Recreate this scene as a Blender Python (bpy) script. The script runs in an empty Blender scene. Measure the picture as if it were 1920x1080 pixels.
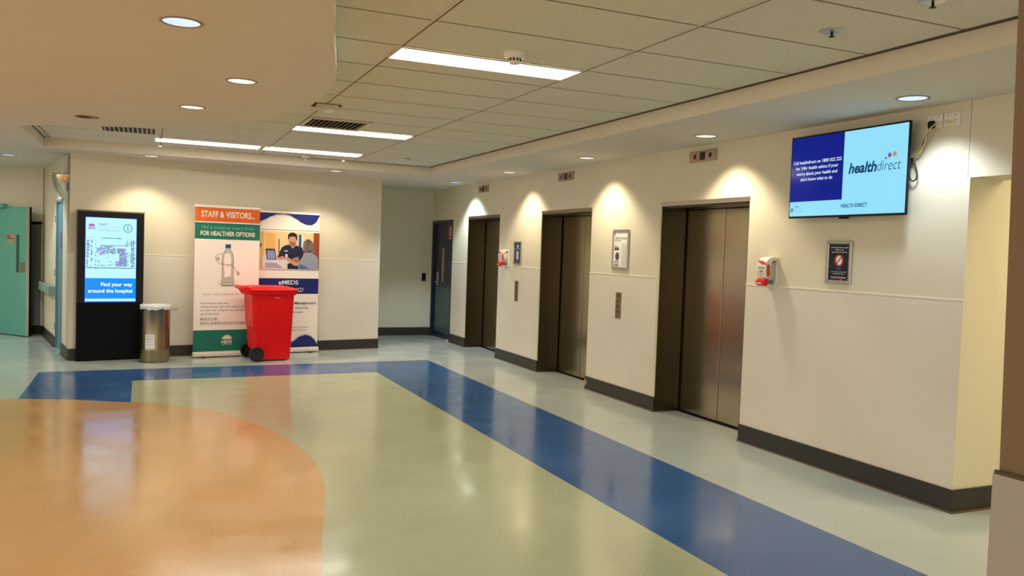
import bpy, bmesh, math, random
from mathutils import Matrix, Vector
from mathutils.geometry import tessellate_polygon
random.seed(7)
PI = math.pi
S = bpy.context.scene
COL = S.collection

# ---------------------------------------------------------------- materials
def lin(c):
    return tuple(((v / 255.0) / 12.92 if v / 255.0 <= 0.04045 else ((v / 255.0 + 0.055) / 1.055) ** 2.4) for v in c)

MATS = {}
def mat(name, rgb, rough=0.6, metal=0.0, emit=0.0, noise=0.0, nscale=60.0, bump=0.0, bscale=200.0, stretch=None,
        coat=0.0, alpha=1.0, spec=0.5, emit_rgb=None, aniso=0.0, trans=0.0):
    """Procedural principled material; noise mottles the base colour, bump roughens the surface."""
    if name in MATS:
        return MATS[name]
    m = bpy.data.materials.new(name)
    m.use_nodes = True
    nt = m.node_tree
    b = nt.nodes['Principled BSDF']
    c = lin(rgb)
    b.inputs['Base Color'].default_value = (*c, 1)
    b.inputs['Roughness'].default_value = rough
    b.inputs['Metallic'].default_value = metal
    b.inputs['Specular IOR Level'].default_value = spec
    b.inputs['Coat Weight'].default_value = coat
    b.inputs['Alpha'].default_value = alpha
    b.inputs['Transmission Weight'].default_value = trans
    b.inputs['Anisotropic'].default_value = aniso
    if emit:
        b.inputs['Emission Color'].default_value = (*lin(emit_rgb or rgb), 1)
        b.inputs['Emission Strength'].default_value = emit
    tc = nt.nodes.new('ShaderNodeTexCoord')
    src = tc.outputs['Object']
    if stretch:
        mp = nt.nodes.new('ShaderNodeMapping')
        mp.inputs['Scale'].default_value = stretch
        nt.links.new(src, mp.inputs['Vector'])
        src = mp.outputs['Vector']
    n = nt.nodes.new('ShaderNodeTexNoise')
    n.inputs['Scale'].default_value = nscale
    n.inputs['Detail'].default_value = 3
    nt.links.new(src, n.inputs['Vector'])
    r = nt.nodes.new('ShaderNodeMapRange')
    r.inputs['From Min'].default_value = 0.3
    r.inputs['From Max'].default_value = 0.7
    r.inputs['To Min'].default_value = 1 - noise
    r.inputs['To Max'].default_value = 1 + noise
    nt.links.new(n.outputs['Fac'], r.inputs['Value'])
    mx = nt.nodes.new('ShaderNodeMix')
    mx.data_type = 'RGBA'
    mx.blend_type = 'MULTIPLY'
    mx.inputs['Factor'].default_value = 1
    mx.inputs['A'].default_value = (*c, 1)
    nt.links.new(r.outputs['Result'], mx.inputs['B'])
    nt.links.new(mx.outputs['Result'], b.inputs['Base Color'])
    if bump:
        n2 = nt.nodes.new('ShaderNodeTexNoise')
        n2.inputs['Scale'].default_value = bscale
        nt.links.new(src, n2.inputs['Vector'])
        bp = nt.nodes.new('ShaderNodeBump')
        bp.inputs['Strength'].default_value = bump
        bp.inputs['Distance'].default_value = 0.002
        nt.links.new(n2.outputs['Fac'], bp.inputs['Height'])
        nt.links.new(bp.outputs['Normal'], b.inputs['Normal'])
    MATS[name] = m
    return m

def vinyl(name, rgb, rough=0.15, speck=0.17):
    """Speckled sheet vinyl: two scales of fleck plus broad wear."""
    m = bpy.data.materials.new(name)
    m.use_nodes = True
    nt = m.node_tree
    b = nt.nodes['Principled BSDF']
    b.inputs['Specular IOR Level'].default_value = 0.65
    tc = nt.nodes.new('ShaderNodeTexCoord')
    c = lin(rgb)
    def noise(scale, detail=2):
        n = nt.nodes.new('ShaderNodeTexNoise')
        n.inputs['Scale'].default_value = scale
        n.inputs['Detail'].default_value = detail
        nt.links.new(tc.outputs['Object'], n.inputs['Vector'])
        return n
    def rng(n, a, z, lo=0.35, hi=0.65):
        r = nt.nodes.new('ShaderNodeMapRange')
        r.inputs['From Min'].default_value = lo
        r.inputs['From Max'].default_value = hi
        r.inputs['To Min'].default_value = a
        r.inputs['To Max'].default_value = z
        nt.links.new(n.outputs['Fac'], r.inputs['Value'])
        return r
    f1 = rng(noise(190), 1 - speck, 1 + speck)
    f2 = rng(noise(1.1, 4), 0.94, 1.06)
    ml = nt.nodes.new('ShaderNodeMath')
    ml.operation = 'MULTIPLY'
    nt.links.new(f1.outputs['Result'], ml.inputs[0])
    nt.links.new(f2.outputs['Result'], ml.inputs[1])
    mx = nt.nodes.new('ShaderNodeMix')
    mx.data_type = 'RGBA'
    mx.blend_type = 'MULTIPLY'
    mx.inputs['Factor'].default_value = 1
    mx.inputs['A'].default_value = (*c, 1)
    nt.links.new(ml.outputs['Value'], mx.inputs['B'])
    nt.links.new(mx.outputs['Result'], b.inputs['Base Color'])
    rr = rng(noise(2.3, 5), rough - 0.05, rough + 0.07)
    nt.links.new(rr.outputs['Result'], b.inputs['Roughness'])
    bp = nt.nodes.new('ShaderNodeBump')
    bp.inputs['Strength'].default_value = 0.04
    bp.inputs['Distance'].default_value = 0.002
    nt.links.new(noise(9, 2).outputs['Fac'], bp.inputs['Height'])
    nt.links.new(bp.outputs['Normal'], b.inputs['Normal'])
    MATS[name] = m
    return m

M_wall = mat('wall_paint', (219, 211, 188), 0.75, noise=0.02, nscale=1.5)
M_sheet = mat('wall_vinyl_sheet', (221, 212, 196), 0.5, noise=0.03, nscale=2.0)
M_sheet_edge = mat('sheet_edge_bead', (240, 234, 220), 0.4)
M_plaster = mat('plaster_ceiling', (214, 210, 200), 0.9, noise=0.02, nscale=2)
M_bulk = mat('bulkhead_face', (222, 214, 196), 0.85, noise=0.02, nscale=2)
M_tile = mat('mineral_tile', (216, 215, 200), 0.95, noise=0.15, nscale=140, bump=0.35, bscale=260)
M_grid = mat('ceiling_grid', (214, 210, 192), 0.6)
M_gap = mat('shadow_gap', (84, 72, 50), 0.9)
M_base = mat('baseboard_vinyl', (46, 40, 34), 0.42, noise=0.12, nscale=9)
M_base_toe = mat('baseboard_toe', (96, 76, 58), 0.5)
M_steel = mat('brushed_steel', (176, 164, 138), 0.21, 1.0, noise=0.10, nscale=6, stretch=(30, 30, 0.6), aniso=0.5)
M_steel_dark = mat('brushed_steel_dark', (84, 74, 58), 0.28, 1.0, noise=0.10, nscale=6, stretch=(30, 30, 0.6), aniso=0.5)
M_steel_lt = mat('brushed_steel_light', (170, 158, 138), 0.33, 1.0, noise=0.08, nscale=8, stretch=(2, 30, 30))
M_nosing = mat('frame_nosing', (208, 204, 172), 0.45)
M_black = mat('black_plastic', (9, 9, 11), 0.35, spec=0.3)
M_blackmatt = mat('black_matt', (6, 6, 7), 0.6, noise=0.1, nscale=20, spec=0.15)
M_chrome = mat('chrome', (200, 196, 188), 0.12, 1.0)
M_alu = mat('aluminium', (190, 186, 176), 0.35, 0.9)
M_white = mat('white_plastic', (232, 228, 218), 0.4)
M_offwhite = mat('off_white_plastic', (214, 206, 190), 0.5)
M_paper = mat('banner_paper', (252, 238, 228), 0.55)
M_paper2 = mat('print_paper', (238, 234, 228), 0.6)

# ---------------------------------------------------------------- mesh helpers
class MB:
    """Collects shapes into one bmesh with several materials."""
    def __init__(self):
        self.bm = bmesh.new()
        self.mats = []
    def mi(self, m):
        if m not in self.mats:
            self.mats.append(m)
        return self.mats.index(m)
    def faces(self, verts, faces, m, M=None, smooth=False):
        vs = [self.bm.verts.new((M @ Vector(v)) if M is not None else v) for v in verts]
        i = self.mi(m)
        for f in faces:
            try:
                fc = self.bm.faces.new([vs[k] for k in f])
                fc.material_index = i
                fc.smooth = smooth
            except ValueError:
                pass
    def box(self, x0, x1, y0, y1, z0, z1, m, M=None):
        v = [(x, y, z) for x in (x0, x1) for y in (y0, y1) for z in (z0, z1)]
        f = [(0, 1, 3, 2), (4, 6, 7, 5), (0, 4, 5, 1), (2, 3, 7, 6), (0, 2, 6, 4), (1, 5, 7, 3)]
        self.faces(v, f, m, M)
    def rbox(self, x0, x1, y0, y1, z0, z1, m, r=0.01, seg=3, M=None):
        """box with rounded vertical-plane (x-z) corners, extruded in y"""
        self.prism_xz(rrect(x0, x1, z0, z1, r, seg), y0, y1, m, M)
    def prism_xz(self, poly, y0, y1, m, M=None, smooth=False):
        n = len(poly)
        v = [(x, y0, z) for x, z in poly] + [(x, y1, z) for x, z in poly]
        f = [tuple(range(n)), tuple(range(2 * n - 1, n - 1, -1))]
        f += [(i, i + n, (i + 1) % n + n, (i + 1) % n) for i in range(n)]
        self.faces(v, f, m, M, smooth)
    def prism_xy(self, poly, z0, z1, m, M=None, smooth=False):
        n = len(poly)
        v = [(x, y, z0) for x, y in poly] + [(x, y, z1) for x, y in poly]
        f = [tuple(range(n - 1, -1, -1)), tuple(range(n, 2 * n))]
        f += [(i, (i + 1) % n, (i + 1) % n + n, i + n) for i in range(n)]
        self.faces(v, f, m, M, smooth)
    def loft(self, rings, m, M=None, smooth=False, cap0=True, cap1=True):
        n = len(rings[0])
        v = [p for r in rings for p in r]
        f = []
        for k in range(len(rings) - 1):
            f += [(k * n + i, k * n + (i + 1) % n, (k + 1) * n + (i + 1) % n, (k + 1) * n + i) for i in range(n)]
        if cap0:
            f.append(tuple(range(n - 1, -1, -1)))
        if cap1:
            f.append(tuple(range((len(rings) - 1) * n, len(rings) * n)))
        self.faces(v, f, m, M, smooth)
    def lathe(self, prof, m, n=32, M=None, smooth=True, a0=0.0, a1=2 * PI):
        """prof: (r, z) list turned about z"""
        full = abs(a1 - a0 - 2 * PI) < 1e-6
        k = n if full else n + 1
        v = []
        for r, z in prof:
            for i in range(k):
                a = a0 + (a1 - a0) * i / n
                v.append((r * math.cos(a), r * math.sin(a), z))
        f = []
        for j in range(len(prof) - 1):
            for i in range(n):
                i2 = (i + 1) % k
                f.append((j * k + i, j * k + i2, (j + 1) * k + i2, (j + 1) * k + i))
        self.faces(v, f, m, M, smooth)
        bmesh.ops.remove_doubles(self.bm, verts=self.bm.verts, dist=1e-6)
    def tube(self, pts, r, m, n=8, M=None):
        P = [Vector(p) for p in pts]
        rings = []
        up = Vector((0, 0, 1))
        for i, p in enumerate(P):
            d = (P[min(i + 1, len(P) - 1)] - P[max(i - 1, 0)]).normalized()
            a = d.cross(up)
            if a.length < 1e-3:
                a = d.cross(Vector((1, 0, 0)))
            a.normalize()
            b = d.cross(a).normalized()
            rr = r[i] if isinstance(r, (list, tuple)) else r
            rings.append([p + (a * math.cos(2 * PI * k / n) + b * math.sin(2 * PI * k / n)) * rr for k in range(n)])
        self.loft(rings, m, M, smooth=True)
    def build(self, name, parent=None, bevel=0.0, seg=2, loc=None, rot=0.0, normals=True):
        if normals:
            bmesh.ops.recalc_face_normals(self.bm, faces=self.bm.faces)
        me = bpy.data.meshes.new(name)
        self.bm.to_mesh(me)
        self.bm.free()
        for m in self.mats:
            me.materials.append(m)
        o = bpy.data.objects.new(name, me)
        COL.objects.link(o)
        if parent is not None:
            o.parent = parent
        if loc is not None:
            o.location = loc
        o.rotation_euler = (0, 0, rot)
        if bevel:
            bv = o.modifiers.new('bevel', 'BEVEL')
            bv.width = bevel
            bv.segments = seg
            bv.limit_method = 'ANGLE'
            bv.angle_limit = math.radians(40)
        return o

def rrect(x0, x1, z0, z1, r, seg=4):
    out = []
    for cx, cz, a0 in ((x1 - r, z1 - r, 0), (x0 + r, z1 - r, PI / 2), (x0 + r, z0 + r, PI), (x1 - r, z0 + r, 1.5 * PI)):
        for k in range(seg + 1):
            a = a0 + PI / 2 * k / seg
            out.append((cx + r * math.cos(a), cz + r * math.sin(a)))
    return out

def catmull(pts, n=8):
    out = []
    P = [pts[0]] + list(pts) + [pts[-1]]
    for i in range(1, len(P) - 2):
        p0, p1, p2, p3 = [Vector(q) for q in P[i - 1:i + 3]]
        for k in range(n):
            t = k / n
            out.append(tuple(0.5 * ((2 * p1) + (p2 - p0) * t + (2 * p0 - 5 * p1 + 4 * p2 - p3) * t * t + (3 * p1 - p0 - 3 * p2 + p3) * t ** 3)))
    out.append(tuple(pts[-1]))
    return out

def thing(name, label, cat, loc=(0, 0, 0), rot=0.0, group=None, kind=None):
    o = bpy.data.objects.new(name, None)
    COL.objects.link(o)
    o.location = loc
    o.rotation_euler = (0, 0, rot)
    o.empty_display_size = 0.05
    return tag(o, label, cat, group, kind)

def tag(o, label=None, cat=None, group=None, kind=None):
    if label: o['label'] = label
    if cat: o['category'] = cat
    if group: o['group'] = group
    if kind: o['kind'] = kind
    return o

def struct(o, label, cat):
    return tag(o, label, cat, kind='structure')

# ---------------------------------------------------------------- flat print: text and shapes on a face
_tc = {}
def text_mesh(s, bold=0.0, shear=0.0, res=3):
    key = (s, bold, shear, res)
    if key in _tc:
        return _tc[key]
    cu = bpy.data.curves.new('lettering', 'FONT')
    cu.body = s
    cu.size = 1
    cu.offset = bold
    cu.shear = shear
    cu.resolution_u = res
    cu.fill_mode = 'FRONT'
    o = bpy.data.objects.new('lettering', cu)
    COL.objects.link(o)
    dg = bpy.context.evaluated_depsgraph_get()
    dg.update()
    me = o.evaluated_get(dg).to_mesh()
    v = [(p.co.x, p.co.y) for p in me.vertices]
    f = [tuple(p.vertices) for p in me.polygons]
    o.evaluated_get(dg).to_mesh_clear()
    bpy.data.objects.remove(o)
    bpy.data.curves.remove(cu)
    _tc[key] = (v, f)
    return v, f

class Print:
    """Flat artwork in local x (right) / z (up) on a plane facing local -y; each layer lies a hair in front."""
    def __init__(self, mb, y, step=0.0005, M=None):
        self.mb, self.y, self.step, self.k, self.M = mb, y, step, 0, M
    def up(self):
        self.k += 1
    def Y(self):
        return self.y - self.k * self.step
    def poly(self, pts, m):
        if len(pts) <= 4 and True:
            tris = None
        v = [(x, self.Y(), z) for x, z in pts]
        t = tessellate_polygon([[Vector((x, z, 0)) for x, z in pts]])
        fs = []
        for a, b, c in t:
            (x0, z0), (x1, z1), (x2, z2) = pts[a], pts[b], pts[c]
            ar = (x1 - x0) * (z2 - z0) - (x2 - x0) * (z1 - z0)
            fs.append((a, b, c) if ar > 0 else (a, c, b))
        self.mb.faces(v, fs, m, self.M)
    def rect(self, x0, x1, z0, z1, m):
        self.poly([(x0, z0), (x1, z0), (x1, z1), (x0, z1)], m)
    def ell(self, cx, cz, rx, rz, m, n=20, rot=0.0):
        c, s = math.cos(rot), math.sin(rot)
        self.poly([(cx + rx * math.cos(a) * c - rz * math.sin(a) * s, cz + rx * math.cos(a) * s + rz * math.sin(a) * c)
                   for a in [2 * PI * k / n for k in range(n)]], m)
    def ring(self, cx, cz, r0, r1, m, n=32):
        for k in range(n):
            a, b = 2 * PI * k / n, 2 * PI * (k + 1) / n
            self.poly([(cx + r0 * math.cos(a), cz + r0 * math.sin(a)), (cx + r1 * math.cos(a), cz + r1 * math.sin(a)),
                       (cx + r1 * math.cos(b), cz + r1 * math.sin(b)), (cx + r0 * math.cos(b), cz + r0 * math.sin(b))], m)
    def stroke(self, pts, w, m):
        for (a, b), (c, d) in zip(pts[:-1], pts[1:]):
            L = math.hypot(c - a, d - b) or 1e-6
            nx, nz = -(d - b) / L * w / 2, (c - a) / L * w / 2
            self.poly([(a + nx, b + nz), (c + nx, d + nz), (c - nx, d - nz), (a - nx, b - nz)], m)
    def text(self, s, x, z, h, m, w=None, align='L', bold=0.0, shear=0.0, res=3):
        """cap height h; w squeezes to that width"""
        v, f = text_mesh(s, bold, shear, res)
        if not v:
            return 0
        x0 = min(p[0] for p in v); x1 = max(p[0] for p in v)
        sc = h / 0.72
        sx = sc if w is None else w / (x1 - x0)
        W_ = (x1 - x0) * sx
        ox = x - x0 * sx if align == 'L' else (x - W_ - x0 * sx if align == 'R' else x - W_ / 2 - x0 * sx)
        vv = [(ox + a * sx, self.Y(), z + b * sc) for a, b in v]
        self.mb.faces(vv, f, m, self.M)
        return W_
    def greek(self, x, z, h, w, m, align='L', seed=1):
        """a line too small to read in the photograph, as word-length strokes"""
        r = random.Random(seed)
        p = x if align == 'L' else (x - w if align == 'R' else x - w / 2)
        e = p + w
        while p < e:
            l = min(h * r.uniform(1.5, 4.5), e - p)
            self.rect(p, p + l, z, z + h * r.uniform(0.75, 1.0), m)
            p += l + h * 0.6

def emblem(P, cx, z, w, mp, mt, ms=None):
    """flower emblem: a fan of petals over the letters NSW"""
    for k in range(-4, 5):
        a = k * 0.36
        L = w * 0.26
        P.ell(cx + math.sin(a) * L * 1.15, z + w * 0.50 + math.cos(a) * L * 0.95, w * 0.055, w * 0.20, mp, 12, -a)
    P.up()
    for k in range(-2, 3):
        a = k * 0.42
        P.ell(cx + math.sin(a) * w * 0.14, z + w * 0.47 + math.cos(a) * w * 0.13, w * 0.05, w * 0.12, ms or mp, 10, -a)
    P.text('NSW', cx, z + w * 0.10, w * 0.30, mt, w=w * 0.98, align='C', bold=0.03)
    P.rect(cx - w * 0.48, cx + w * 0.48, z, z + w * 0.035, mt)

# ---------------------------------------------------------------- measured layout (metres; camera foot at the origin)
F_PX, YAW, PITCH, ROLL, CAM_H = 1558.28, 0.414258, 0.043301, 0.034693, 1.56023
W = 4.7025          # face of the lift wall
HC = 2.607          # plaster ceiling
HT = 2.7232         # tile ceiling
TH = math.atan(0.19075)
C0 = Vector((-0.895, 11.772, 0))       # corner of the back wall
U = Vector((math.cos(TH), math.sin(TH), 0))
NB = Vector((math.sin(TH), -math.cos(TH), 0))
R_RIGHT = -PI / 2
R_LEFT = -PI / 2 + TH
LW = Vector((-math.sin(TH), math.cos(TH), 0))
def on_back(u, off=0.0, z=0.0):
    p = C0 + U * u + NB * off
    return (p.x, p.y, z)
def on_right(y, off=0.0, z=0.0):
    return (W - off, y, z)
def on_left(s, off=0.0, z=0.0):
    p = C0 + LW * s - Vector((math.cos(TH), math.sin(TH), 0)) * off
    return (p.x, p.y, z)
F0 = Vector((-1.507, 14.89, 0))
R_FAR = math.atan2(-0.42, 0.9)
FD = Vector((-math.cos(R_FAR), -math.sin(R_FAR), 0))

CURVE = [(0.9, -2.0), (1.06, -0.8), (1.0, 0.4), (0.84, 1.5), (0.72, 2.6), (0.724, 3.6), (0.79, 3.95), (0.865, 4.35), (0.955, 4.75), (1.05, 5.2),
         (1.11, 5.6), (1.125, 5.95), (1.10, 6.4), (1.03, 6.85), (0.88, 7.4), (0.65, 7.95), (0.43, 8.24), (0.09, 8.56), (-0.30, 8.74),
         (-0.61, 8.90), (-1.04, 9.05)]
CURVE_S = catmull([Vector((x, y, 0)) for x, y in CURVE], 6)
CURVE_S = [(p[0], p[1]) for p in CURVE_S]
CEIL_CURVE = [(x, y) for x, y in CURVE_S if x > -0.9] + [(-1.142, 9.30)]

# ---------------------------------------------------------------- floor
V_pale = vinyl('vinyl_pale', (186, 194, 188))
V_blue = vinyl('vinyl_blue', (58, 98, 152), speck=0.22)
V_green = vinyl('vinyl_green', (182, 186, 152))
V_orange = vinyl('vinyl_orange', (206, 162, 106))
mb = MB()
fx0, fx1, fy0, fy1 = -7.0, 7.3, -5.0, 18.0
mb.faces([(fx0, fy0, 0), (fx1, fy0, 0), (fx1, fy1, 0), (fx0, fy1, 0)], [(0, 1, 2, 3)], V_pale)
def flat(pts, z, m):
    t = tessellate_polygon([[Vector((x, y, 0)) for x, y in pts]])
    fs = []
    for a, b, c in t:
        (x0, y0), (x1, y1), (x2, y2) = pts[a], pts[b], pts[c]
        fs.append((a, b, c) if (x1 - x0) * (y2 - y0) - (x2 - x0) * (y1 - y0) > 0 else (a, c, b))
    mb.faces([(x, y, z) for x, y in pts], fs, m)
flat([(3.64, -4.9), (3.63, 11.13), (-1.12, 10.81), (-1.09, 7.0), (-0.12, 7.0), (2.0, 7.0), (2.0, -4.9)], 0.0004, V_blue)
flat([(2.656, -4.9), (2.645, 10.125), (-0.133, 9.985), (-0.115, 7.0), (-0.1, -4.9)], 0.0008, V_green)
flat([(0.6, -4.9)] + CURVE_S + [(-1.3, 9.10), (-2.2, 9.32), (-3.4, 9.42), (-5.0, 9.2), (-6.9, 8.6), (-6.9, -4.9)], 0.0012, V_orange)
floor = mb.build('floor', normals=False)
struct(floor, 'glossy speckled vinyl floor with orange, green and blue inlays', 'floor')

# ---------------------------------------------------------------- ceilings
def circ(cx, cy, r, n=24):
    return [(cx + r * math.cos(2 * PI * k / n), cy + r * math.sin(2 * PI * k / n)) for k in range(n)]
DL = [  # x, y, lit, tint, power, label
    (4.365, 3.81, 1, 'cool', 0.55, 'lit cool white downlight in the strip ceiling, above the right end of the television'),
    (4.355, 5.90, 1, 'warm', 1.0, 'lit warm downlight in the strip ceiling, above the right edge of the nearest lift doors'),
    (4.35, 8.00, 1, 'warm', 1.0, 'lit warm downlight in the strip ceiling, above the framed notice between nearest and middle lifts'),
    (4.35, 10.11, 1, 'warm', 1.0, 'lit warm downlight in the strip ceiling, above the small blue framed notice'),
    (4.355, 12.23, 1, 'cool', 1.5, 'lit cool white downlight in the strip ceiling, before the farthest lift and blue fire door'),
    (2.40, 11.72, 1, 'warm', 0.9, 'lit warm downlight near the back wall, above the navy and white banner'),
    (0.03, 11.45, 1, 'warm', 0.8, 'lit warm downlight near the back wall, above the black information kiosk'),
    (-1.69, 12.73, 1, 'cool', 0.9, 'lit cool white downlight in the side corridor ceiling near the teal door'),
    (0.133, 4.35, 1, 'cool', 0.5, 'nearest and largest lit downlight in the curved soffit, bluish white'),
    (0.543, 5.71, 1, 'warm', 0.5, 'lit downlight in the curved soffit, closest to its curved edge'),
    (0.305, 7.04, 1, 'warm', 0.5, 'lit downlight in the curved soffit, between the unlit one and the curved edge'),
    (-0.50, 8.18, 0, 'warm', 0.0, 'unlit dark downlight at the far end of the curved soffit'),
]
DL_R = 0.088
hole = [(3.68, -2.0), (3.68, 11.37), (-1.142, 11.25)] + CEIL_CURVE[::-1]
outer = [(fx0, fy0), (fx1, fy0), (fx1, fy1), (fx0, fy1)]
mb = MB()
loops = [outer, hole] + [circ(d[0], d[1], DL_R) for d in DL]
flatpts = [p for l in loops for p in l]
tri = tessellate_polygon([[Vector((x, y, 0)) for x, y in l] for l in loops])
mb.faces([(x, y, HC) for x, y in flatpts], [tuple(t) for t in tri], M_plaster)
n = len(hole)
M_edge_lit = mat('soffit_edge_lit', (250, 246, 236), 0.7)  # whiter than the bulkhead: panel light on the curve put into the colour
mb.faces([(x, y, z) for z in (HC, HT + 0.02) for x, y in CEIL_CURVE], [(i, i + 1, i + 1 + len(CEIL_CURVE), i + len(CEIL_CURVE)) for i in range(len(CEIL_CURVE) - 1)], M_edge_lit)
mb.faces([(x, y, HC) for x, y in hole] + [(x, y, HT + 0.02) for x, y in hole], [(i, (i + 1) % n, (i + 1) % n + n, i + n) for i in list(range(3)) + [n - 1]], M_bulk)
struct(mb.build('ceiling', normals=False), 'smooth beige plaster ceiling with a curved edge around the tiled bay', 'ceiling')

mb = MB()
tx0, tx1, ty0, ty1 = -1.35, 3.75, -2.1, 11.45
GX = [0.114 + 1.2 * k for k in range(-1, 4)]
GY = [4.108 + 0.6 * j for j in range(-10, 13)]
mb.faces([(tx0, ty0, HT), (tx1, ty0, HT), (tx1, ty1, HT), (tx0, ty1, HT)], [(0, 1, 2, 3)], M_tile)
def strip(x0, x1, y0, y1, z, m):
    mb.faces([(x0, y0, z), (x0, y1, z), (x1, y1, z), (x1, y0, z)], [(0, 1, 2, 3)], m)
for x in GX:
    strip(x - 0.012, x + 0.008, ty0, ty1, HT - 0.0012, M_grid)
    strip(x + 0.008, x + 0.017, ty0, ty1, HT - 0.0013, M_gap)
for y in GY:
    strip(tx0, tx1, y - 0.004, y + 0.006, HT - 0.0008, M_grid)
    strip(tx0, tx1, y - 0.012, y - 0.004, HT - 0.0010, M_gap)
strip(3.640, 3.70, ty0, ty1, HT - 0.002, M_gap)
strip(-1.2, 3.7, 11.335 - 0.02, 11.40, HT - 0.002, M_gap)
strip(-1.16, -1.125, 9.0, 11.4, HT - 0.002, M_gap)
struct(mb.build('ceiling', normals=False), 'suspended grid ceiling of speckled mineral tiles', 'ceiling')

# ---------------------------------------------------------------- walls
def wall(name, origin, rot, length, thick, height, openings, label, sheet=True, base_name=None, base_label=None, open_base=()):
    mb = MB()
    xs = [0.0]
    for a, b, zt in openings:
        xs += [a, b]
    xs.append(length)
    runs = [(xs[i], xs[i + 1]) for i in range(0, len(xs), 2) if xs[i + 1] - xs[i] > 1e-4]
    for a, b in runs:
        mb.box(a, b, 0, thick, 0, height, M_wall)
        if sheet:
            mb.box(a + 0.0015, b - 0.0015, -0.003, 0, 0.10, 1.350, M_sheet)
            mb.box(a + 0.0015, b - 0.0015, -0.006, 0, 1.350, 1.358, M_sheet_edge)
    for a, b, zt in openings:
        mb.box(a, b, 0, thick, zt, height, M_wall)
    struct(mb.build(name, loc=origin, rot=rot), label, 'wall')
    if base_name:
        for a, b in runs:
            bb = MB()
            bb.box(a - 0.001, b + 0.001, -0.014, 0.0, 0.012, 0.148, M_base)
            if base_name == 'baseboard_right' and abs(a - (YF - 8.468)) < 1e-6:
                bb.prism_xz([(a, 0.025), (a + 0.055, 0.075), (a, 0.13)], -0.0155, -0.014, mat('torn_backing', (190, 150, 88), 0.8))
            bb.prism_xy([(a - 0.001, -0.026), (b + 0.001, -0.026), (b + 0.001, 0), (a - 0.001, 0)], 0, 0.012, M_base_toe)
            o = bb.build(base_name, loc=origin, rot=rot)
            struct(o, base_label, 'baseboard')
YF = 14.34
e = [(11.214, 12.514), (8.468, 9.788), (5.714, 7.034)]
ops = [(YF - 14.335, YF - 13.24, 2.07)] + [(YF - b, YF - a, 2.105) for a, b in e] + [(YF - 3.64, YF - 1.4, 2.125)]
wall('wall_right', (W, YF, 0), R_RIGHT, YF + 5.0, 0.31, HC, ops, 'long cream lift wall with pale vinyl lower half', base_name='baseboard_right',
     base_label='dark brown vinyl skirting along the lift wall')
wall('wall_back', C0, TH, 4.255, 0.25, HC, [], 'cream back wall behind the kiosk and banners', base_name='baseboard_back',
     base_label='dark brown vinyl skirting along the back wall')
wall('wall_recess', (2.4, YF, 0), 0, W + 0.3 - 2.4, 0.2, HC, [], 'shadowed cream end wall of the lift lobby recess', sheet=False, base_name='baseboard_recess',
     base_label='dark vinyl skirting at the recess end wall')
far_end = F0 + FD * 5.0
wall('wall_far', far_end, R_FAR, 5.0, 0.2, HC, [], 'cream end wall of the side corridor', sheet=False, base_name='baseboard_far',
     base_label='dark vinyl skirting on the corridor end wall')
LS = 3.24
lo = C0 + LW * LS
ops_l = [(LS - 1.47, LS - 0.72, 2.06)]
wall('wall_left', lo, R_LEFT, LS - 0.02, 0.25, HC, ops_l, 'cream side wall of the corridor with a narrow blue door', sheet=False, base_name='baseboard_left',
     base_label='dark vinyl skirting on the corridor side wall')
wall('wall_passage', (W + 0.31, 3.64, 0), 0, 2.3, 0.16, HC, [], 'warm lit cream reveal wall of the side passage', sheet=False, base_name='baseboard_passage',
     base_label='dark vinyl skirting in the side passage')
bb = MB(); bb.box(W - 0.014, W + 0.31, 3.626, 3.64, 0.012, 0.148, M_base); bb.box(W - 0.026, W + 0.31, 3.614, 3.64, 0, 0.012, M_base_toe)
struct(bb.build('baseboard_passage'), 'dark vinyl skirting wrapping the wall corner at the passage', 'baseboard')
mb = MB(); mb.box(W, 7.3, 1.24, 1.4, 0, HC, M_wall)
struct(mb.build('wall_passage'), 'near cream wall of the side passage', 'wall')
mb = MB(); mb.box(7.28, 7.4, -5, 4, 0, HC, M_wall)
struct(mb.build('wall_passage'), 'end wall of the side passage', 'wall')
mb = MB(); mb.box(-7.1, -7.0, 9.5, 18, 0, HC, M_wall)
struct(mb.build('wall_outer'), 'plain cream wall at the far left of the lobby', 'wall')
# corner guard on the back-wall corner
mb = MB()
mb.box(-0.012, 0.055, -0.005, 0, 0.15, 1.36, M_sheet_edge)
mb.box(-0.012, -0.002, -0.005, 0.06, 0.15, 1.36, M_sheet_edge)
struct(mb.build('trim_1', loc=C0, rot=TH, bevel=0.002), 'pale corner guard strip at the kiosk corner', 'corner guard')
# vertical joint above the passage opening
mb = MB(); mb.box(W - 0.001, W, 3.656, 3.6595, 2.125, HC, mat('joint_line', (150, 138, 116), 0.8))
struct(mb.build('trim_2'), 'thin vertical joint line in the wall beside the sockets', 'joint')
# near pillar at the right edge
mb = MB()
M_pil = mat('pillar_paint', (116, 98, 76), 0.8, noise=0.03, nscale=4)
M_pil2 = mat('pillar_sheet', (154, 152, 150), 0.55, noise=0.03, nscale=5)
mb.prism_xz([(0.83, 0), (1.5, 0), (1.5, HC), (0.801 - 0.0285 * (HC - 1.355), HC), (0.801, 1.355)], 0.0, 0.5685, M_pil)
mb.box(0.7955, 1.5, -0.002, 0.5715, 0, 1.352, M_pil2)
mb.tube([(0.7975, 0.57, 1.353), (0.7978, 0.4, 1.3535), (0.7972, 0.2, 1.353), (0.7975, 0.0, 1.353)], 0.003, M_gap, 6)
struct(mb.build('wall_pillar', bevel=0.002), 'brown pillar corner with pale lower sheet close to the camera', 'pillar')

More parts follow.
